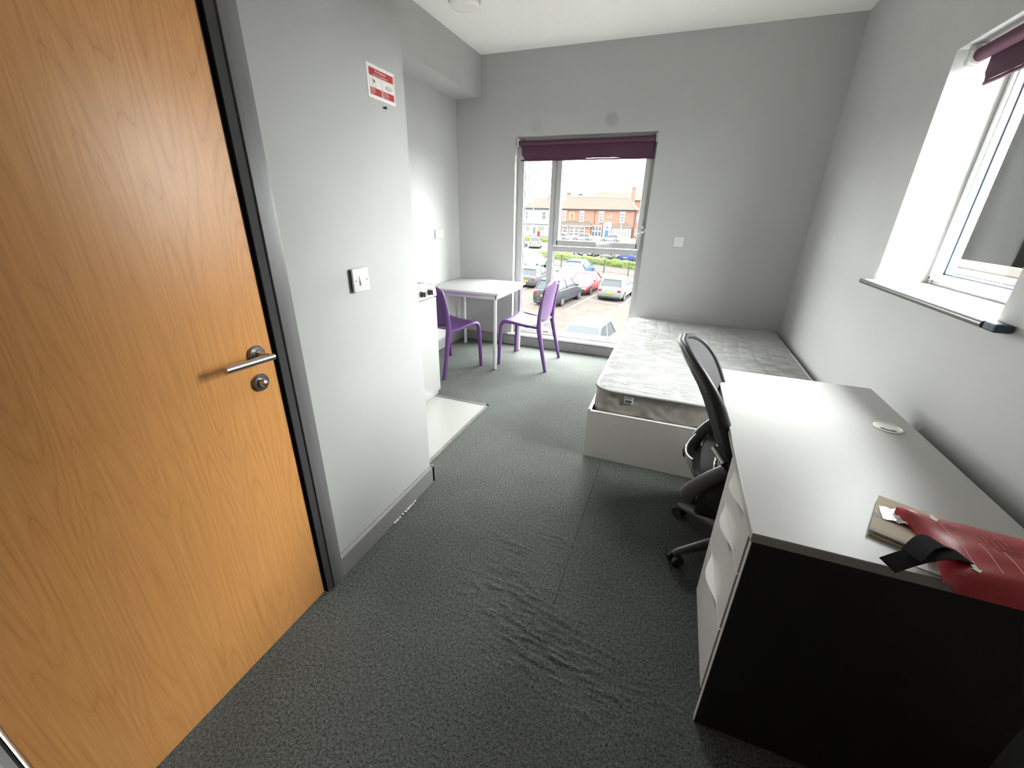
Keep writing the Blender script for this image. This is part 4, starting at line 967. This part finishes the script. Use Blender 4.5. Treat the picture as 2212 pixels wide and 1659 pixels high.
for i, (p_, x_, y_, l_) in enumerate(row): make_car(l_, p_, x_, y_, hg+(PI if i in (1, 4) else 0), 'hatch' if i != 1 else 'saloon')
for i, (x_, y_, l_) in enumerate(((-24.5, 92, 'white car in front of the left bay windows of the red house'), (-19.6, 93, 'white car in front of the middle windows of the red house'), (-13.6, 93.5, 'white car in front of the right bay of the red house'))):
    make_car(l_, 'white', x_, y_, PI/2, 'hatch')

# hedge and fence -------------------------------------------------
def hedge(name, label, x0_, y0_, x1_, y1_, h, wd, m, seed, n=60):
    a = Vector((x0_, y0_)); b = Vector((x1_, y1_)); dd = (b-a).normalized(); nn = Vector((-dd.y, dd.x))
    rings = []
    for i in range(n+1):
        c = a+(b-a)*i/n; r_ = []
        for j in range(12):
            an = PI*j/11; q = 1+.28*noise.noise(Vector((i*.55, j*.6, seed)))+.12*noise.noise(Vector((i*1.7, j*1.9, seed)))
            r_.append((c.x+nn.x*math.cos(an)*wd*q, c.y+nn.y*math.cos(an)*wd*q, GZ+max(0, math.sin(an))*h*q))
        rings.append(r_)
    o = tag(obj(name, MB().loft(rings, True), m, smooth=20), label, 'hedge'); return o
hedge('hedge', 'bright yellow-green hedge running across the car park', -17.0, 55.0, -1.0, 46.0, .72, .7, hedge_m, 3)
hedge('hedge', 'low yellow-green verge shrubs in front of the white houses', -34.0, 84.0, -22, 83.0, .8, .8, hedge_m, 8)
fc = thing('railing_fence', 'thin dark railing fence in front of the hedge', 'fence', (-7, 42, GZ))
fa, fb = Vector((-14, 46.0)), Vector((1.0, 39.0)); fl2 = (fb-fa).length; fd = (fb-fa).normalized()
for i in range(7):
    p = fa+fd*fl2*i/6; obj('fence_post', MB().box(p.x-.045, p.x+.045, p.y-.045, p.y+.045, GZ, GZ+1.35), fence_m, fc)
for z in (.12, 1.2): obj('rail', MB().tube([(fa.x, fa.y, GZ+z), (fb.x, fb.y, GZ+z)], .025, 6), fence_m, fc)
bars = MB()
for i in range(150):
    p = fa+fd*fl2*i/150; bars.box(p.x-.009, p.x+.009, p.y-.009, p.y+.009, GZ+.1, GZ+1.2)
ob = obj('railing_bars', bars, fence_m, fc); ob['kind'] = 'stuff'
for (x_, y_, h, l_) in ((-33.0, 99.0, 8.9, 'tall slim white lamp post before the white houses'), (-12.15, 97.2, 3.9, 'short white post in front of the right bay of the red house')):
    t = thing('lamp_post', l_, 'post', (x_, y_, GZ))
    obj('pole', MB().tube([(x_, y_, GZ), (x_, y_, GZ+h)], [.13, .09], 10), stone_white, t, smooth=60)
    obj('lamp_head' if h > 5 else 'cap', MB().rbox(x_-.14, x_+.14, y_-.3, y_+.1, GZ+h, GZ+h+.18, .04, 1), stone_white, t)

# houses -----------------------------------------------------------
HY = 104.0
def hroof(x0_, x1_, yf, depth, ze, zr, hl, hr, m, parent, ov=.35, name='roof'):
    yb = yf+depth; ym = yf+depth*.5
    v = [(x0_-ov, yf-ov, ze), (x1_+ov, yf-ov, ze), (x1_+ov, yb, ze), (x0_-ov, yb, ze), (x0_+hl, ym, zr), (x1_-hr, ym, zr)]
    return obj(name, MB().add(v, [(0,1,5,4), (1,2,5), (2,3,4,5), (3,0,4), (3,2,1,0)]), m, parent)
def sashwin(parent, x0_, x1_, z0_, z1_, yf=HY, surround=.12, bars_=(1, 2), m=None, glassm=None, name='window'):
    o = obj(name, MB().box(x0_, x1_, yf-.10, yf+.05, z0_, z1_), stone_white if m is None else m, parent)
    nx, nz = bars_; s_ = surround
    cw = (x1_-x0_-s_*(nx+1))/nx; chh = (z1_-z0_-s_*(nz+1)*1.2)/nz
    for i in range(nx):
        for j in range(nz):
            xa = x0_+s_+i*(cw+s_); za = z0_+s_*1.2+j*(chh+s_*1.2)
            obj('pane', MB().box(xa, xa+cw, yf-.125, yf-.09, za, za+chh), glassm or win_dark, o)
    return o
rh = thing('red_brick_house', 'long two-storey red brick terrace with white window surrounds and a blue door', 'building', (-18, HY, GZ))
obj('wall', MB().box(-28.3, -10.2, HY, HY+9, GZ, 2.42), brick_red, rh)
obj('side_wing', MB().box(-10.2, -8.7, HY+.4, HY+9, GZ, 2.42), brick_red, rh)
hroof(-28.3, -10.2, HY, 7.5, 2.42, 5.15, 1.2, 2.2, roof_brown, rh)
obj('gutter', MB().box(-28.6, -8.6, HY-.45, HY-.30, 2.30, 2.46), mat('dark_gutter', (0.0109, 0.0109, 0.0109), .6), rh)
obj('ridge_tiles', MB().tube([(-27.1, HY+3.75, 5.17), (-12.4, HY+3.75, 5.17)], .12, 6).tube([(-12.4, HY+3.75, 5.17), (-9.9, HY-.35, 2.45)], .10, 6), stone_white, rh)
for xx in (-19.34, -10.2): obj('drain_pipe', MB().tube([(xx, HY-.08, GZ), (xx, HY-.08, 2.35)], .06, 6), mat('brown_pipe', (0.019, 0.0109, 0.00815), .6), rh)
for (a, b_) in ((-27.25, -26.1), (-23.1, -21.75), (-18.5, -17.1), (-13.65, -12.25)):
    sashwin(rh, a+.15, b_-.15, -.30, 1.80, bars_=(1, 3), surround=.22)
    obj('lintel', MB().box(a, b_, HY-.12, HY, 1.75, 2.08), stone_white, rh)
    obj('window_ledge', MB().box(a+.05, b_-.05, HY-.14, HY, -.42, -.28), stone_white, rh)
obj('yellow_wall_poster', MB().box(-25.45, -24.25, HY-.08, HY, .12, 1.68), stone_white, rh)
obj('poster_picture', MB().box(-25.2, -24.5, HY-.10, HY-.07, .3, 1.5), mat('orange_yellow_print', (0.0434, 0.023, 0.00542), .6, var=.5, vscale=3), rh)
for (a, b_, c_, e_) in ((-16.36, -16.0, .49, .96), (-15.62, -15.35, .5, 1.52), (-18.6, -18.05, -.86, -.64)): obj('wall_box', MB().box(a, b_, HY-.1, HY, c_, e_), stone_white, rh)
# left bay
obj('bay_wall', MB().box(-27.2, -19.9, HY-1.2, HY, GZ, -1.3), brick_red, rh)
obj('bay_roof', MB().add([(-27.4, HY-1.5, -1.30), (-19.5, HY-1.5, -1.30), (-19.5, HY, -1.30), (-27.4, HY, -1.30), (-27.4, HY, -.25), (-20.6, HY, -.25)], [(0,1,5,4), (1,2,5), (3,0,4), (2,3,4,5), (3,2,1,0)]), roof_brown, rh)
obj('bay_fascia', MB().box(-27.4, -19.6, HY-1.52, HY-1.40, -1.45, -1.22), stone_white, rh)
for (a, b_) in ((-26.7, -25.3), (-25.0, -23.85), (-23.75, -22.7), (-22.5, -21.15)): sashwin(rh, a, b_, -3.55, -1.45, HY-1.2, .2, (1, 3))
# middle window, doorway, right bay
sashwin(rh, -19.75, -17.3, -3.6, -1.05, HY-.3, .2, (3, 2))
dw = obj('door_surround', MB().box(-17.0, -15.05, HY-.6, HY, GZ, -.75).prism([(-17.0, -.75), (-15.05, -.75), (-15.15, -.45), (-15.6, -.25), (-16.02, -.18), (-16.45, -.25), (-16.9, -.45)], HY-.6, HY, 'y'), stone_white, rh)
obj('blue_door', MB().box(-16.5, -15.7, HY-.68, HY-.58, GZ+.1, -2.05), blue_door_m, dw)
obj('fanlight', MB().prism([(-16.5, -1.55), (-15.7, -1.55), (-15.8, -1.3), (-16.1, -1.15), (-16.4, -1.3)], HY-.66, HY-.58, 'y'), win_dark, dw)
obj('bay_wall', MB().box(-14.9, -10.6, HY-1.2, HY, GZ, -1.4), stone_white, rh)
obj('bay_roof', MB().add([(-15.15, HY-1.45, -1.40), (-10.45, HY-1.45, -1.40), (-10.45, HY, -1.40), (-15.15, HY, -1.40), (-13.4, HY, -.35), (-12.0, HY, -.35)], [(0,1,5,4), (1,2,5), (3,0,4), (2,3,4,5), (3,2,1,0)]), roof_brown, rh)
for i in range(6):
    a = -14.8+i*.70; sashwin(rh, a, a+.62, -3.2, -1.55, HY-1.2, .12, (1, 3), glassm=mat('curtained_glass', (0.0325, 0.0325, 0.0258), .3))
obj('boundary_wall', MB().box(-28, -9, HY-5.2, HY-5.0, GZ, GZ+.55), stone_white, rh)
for (a, b_, z0_, z1_) in ((-9.85, -9.35, -.2, 1.6), (-9.85, -9.35, -3.2, -1.6)): sashwin(rh, a, b_, z0_, z1_, HY+.4, .1, (2, 2))

wh = thing('white_house', 'white rendered two-storey house left of the red brick terrace', 'building', (-33, HY, GZ))
obj('wall', MB().box(-37.0, -29.4, HY, HY+9, GZ, 2.44), render_white, wh)
hroof(-37.0, -29.4, HY, 7.5, 2.44, 4.9, 1.6, 0, roof_brown, wh)
obj('gutter', MB().box(-37.3, -29.3, HY-.45, HY-.30, 2.32, 2.50), mat('dark_gutter', (0.0109, 0.0109, 0.0109), .6), wh)
obj('string_course', MB().box(-37.0, -29.4, HY-.12, HY, -1.28, -1.12), mat('grey_band', (0.019, 0.0203, 0.023), .6), wh)
obj('chimney', MB().box(-31.98, -30.3, HY+3.3, HY+4.3, 4.2, 5.5), brick_red, wh)
for (a, b_, c_, e_) in ((-36.6, -36.0, -.08, 1.73), (-32.4, -31.35, -.08, 1.72)): sashwin(wh, a, b_, c_, e_, HY, .08, (1, 2))
for (a, b_, c_, e_) in ((-36.5, -35.4, -2.95, -1.52), (-31.05, -30.5, -2.85, -1.52), (-33.4, -31.5, -2.85, -1.52)): sashwin(wh, a, b_, c_, e_, HY, .12, (1, 1), glassm=mat('curtained_glass', (0.0325, 0.0325, 0.0258), .3))
obj('shop_door', MB().box(-33.3, -32.75, HY-.16, HY, GZ+.05, -2.88), red_door_m, wh, label='red front door')
for i in range(3): obj('dark_notice', MB().box(-34.75+i*.30, -34.6+i*.30, HY-.1, HY, -3.4, -1.9), win_dark, wh)

bh = thing('rear_house', 'pale gabled roof of the house behind the red brick terrace', 'building', (-17, 121, GZ))
obj('wall', MB().box(-24.2, -8, 120, 128, GZ, 4.9), brick_red, bh)
obj('roof', MB().add([(-24.6, 119.6, 4.9), (-7.5, 119.6, 4.9), (-7.5, 128, 4.9), (-24.6, 128, 4.9), (-22.6, 123.5, 7.15), (-7.5, 123.5, 6.75)], [(0,1,5,4), (1,2,5), (3,0,4), (2,3,4,5), (3,2,1,0)]), roof_brown, bh)
obj('chimney', MB().box(-12.55, -11.65, 113, 113.9, 3.2, 7.4).box(-12.7, -11.5, 112.9, 114.0, 7.4, 7.6), brick_red, bh, label='tall brick chimney')
for dx in (.2, .6): obj('chimney_pot', MB().tube([(-12.45+dx, 113.4, 7.6), (-12.45+dx, 113.4, 8.2)], [.14, .11], 8), roof_brown, bh)
for (x_, z1_) in ((-28.7, 6.2), (-25.6, 6.0)):
    ch = obj('chimney_stack', MB().box(x_-.5, x_+.5, 114.5, 115.5, 2.9, z1_), brick_red, bh); obj('cap', MB().box(x_-.6, x_+.6, 114.4, 115.6, z1_, z1_+.15), roof_brown, ch)
    for dx in (-.28, .05, .33): obj('chimney_pot', MB().tube([(x_+dx, 115, z1_+.15), (x_+dx, 115, z1_+.6)], [.13, .1], 8), roof_brown, ch)
obj('rear_wing', MB().box(-30, -24.2, 113.6, 120, GZ, 3.0), brick_red, bh)

hr_ = thing('tower_block', 'pale high-rise block of flats behind the white house', 'building', (-68, 200, GZ))
obj('wall', MB().box(-79, -63.4, 200, 214, GZ, 42), tower_m, hr_)
for i in range(12):
    z = 4.2+i*3.55
    obj('floor_band', MB().box(-79, -63.3, 199.8, 200, z-.18, z), tower_line, hr_)
    for (a, b_) in ((-76.4, -75.0), (-74.3, -73.0), (-71.0, -69.6), (-69.2, -67.9), (-66.9, -64.2)):
        o = obj('window', MB().box(a, b_, 199.75, 200, z+.45, z+3.0), tower_line, hr_)
        obj('pane', MB().box(a+.18, b_-.18, 199.65, 199.8, z+.65, z+2.8), tower_m, o)

# annexe outside the right window ----------------------------------
an = thing('annexe_building', 'dark clad block on a pale brick wall right outside the right window', 'building', (3, 5, GZ))
obj('wall', MB().box(3.03, 6.5, -3.0, 7.6, GZ, .955), mat('mortar_pale', (0.09, 0.0882, 0.0828), .9), an)
obj('coping', MB().rbox(2.96, 6.5, -3.0, 6.40, .955, 1.040, .01, 1), mat('beige_stone', (0.0396, 0.0369, 0.0324), .8), an)
obj('dark_cladding', MB().box(3.0, 4.6, 4.3, 6.36, 1.04, 2.75), mat('dark_brown_cladding', (.0011, .0010, .0008), .95, spec=0, var=.1, vscale=30), an)
bmesh_brick = MB().rbox(-.02, .012, -.105, .105, -.0325, .0325, .004, 1)
bm_mat = mat('pale_brick', (0.135, 0.129, 0.117), .85, var=.1, vscale=5)
proto = None
for r_ in range(9):
    for c_ in range(14):
        y_ = 4.55+c_*.22+(.11 if r_ % 2 else 0); z_ = .915-r_*.075
        if proto is None:
            proto = obj('brick', bmesh_brick, bm_mat); o = proto; o.parent = an
        else:
            o = proto.copy(); C.objects.link(o)
        o.location = (3.02-3, y_-5, z_-GZ)

bpy.context.view_layer.update()
dg = bpy.context.evaluated_depsgraph_get()
for t in TXT:                                          # lettering becomes plain mesh
    me = bpy.data.meshes.new_from_object(t.evaluated_get(dg)); o = bpy.data.objects.new('tmp', me)
    if t.name in DRAPE:                                # printed on the pouch: lettering follows its surface
        u0, v0 = DRAPE[t.name]; inv = t.matrix_local.inverted(); off = Vector(t.parent['_w'])
        for vv in me.vertices:
            p = Vector(PX(u0+vv.co.y/.335, v0-vv.co.x/.226)) + Vector((0, 0, .0016)) - off
            vv.co = inv @ p
    o.parent = t.parent; o.matrix_local = t.matrix_local.copy(); nm = t.name.split('.')[0]
    C.objects.link(o); bpy.data.objects.remove(t); o.name = nm; o['kind'] = 'stuff'
for o in bpy.data.objects:
    if '_w' in o.keys(): del o['_w']
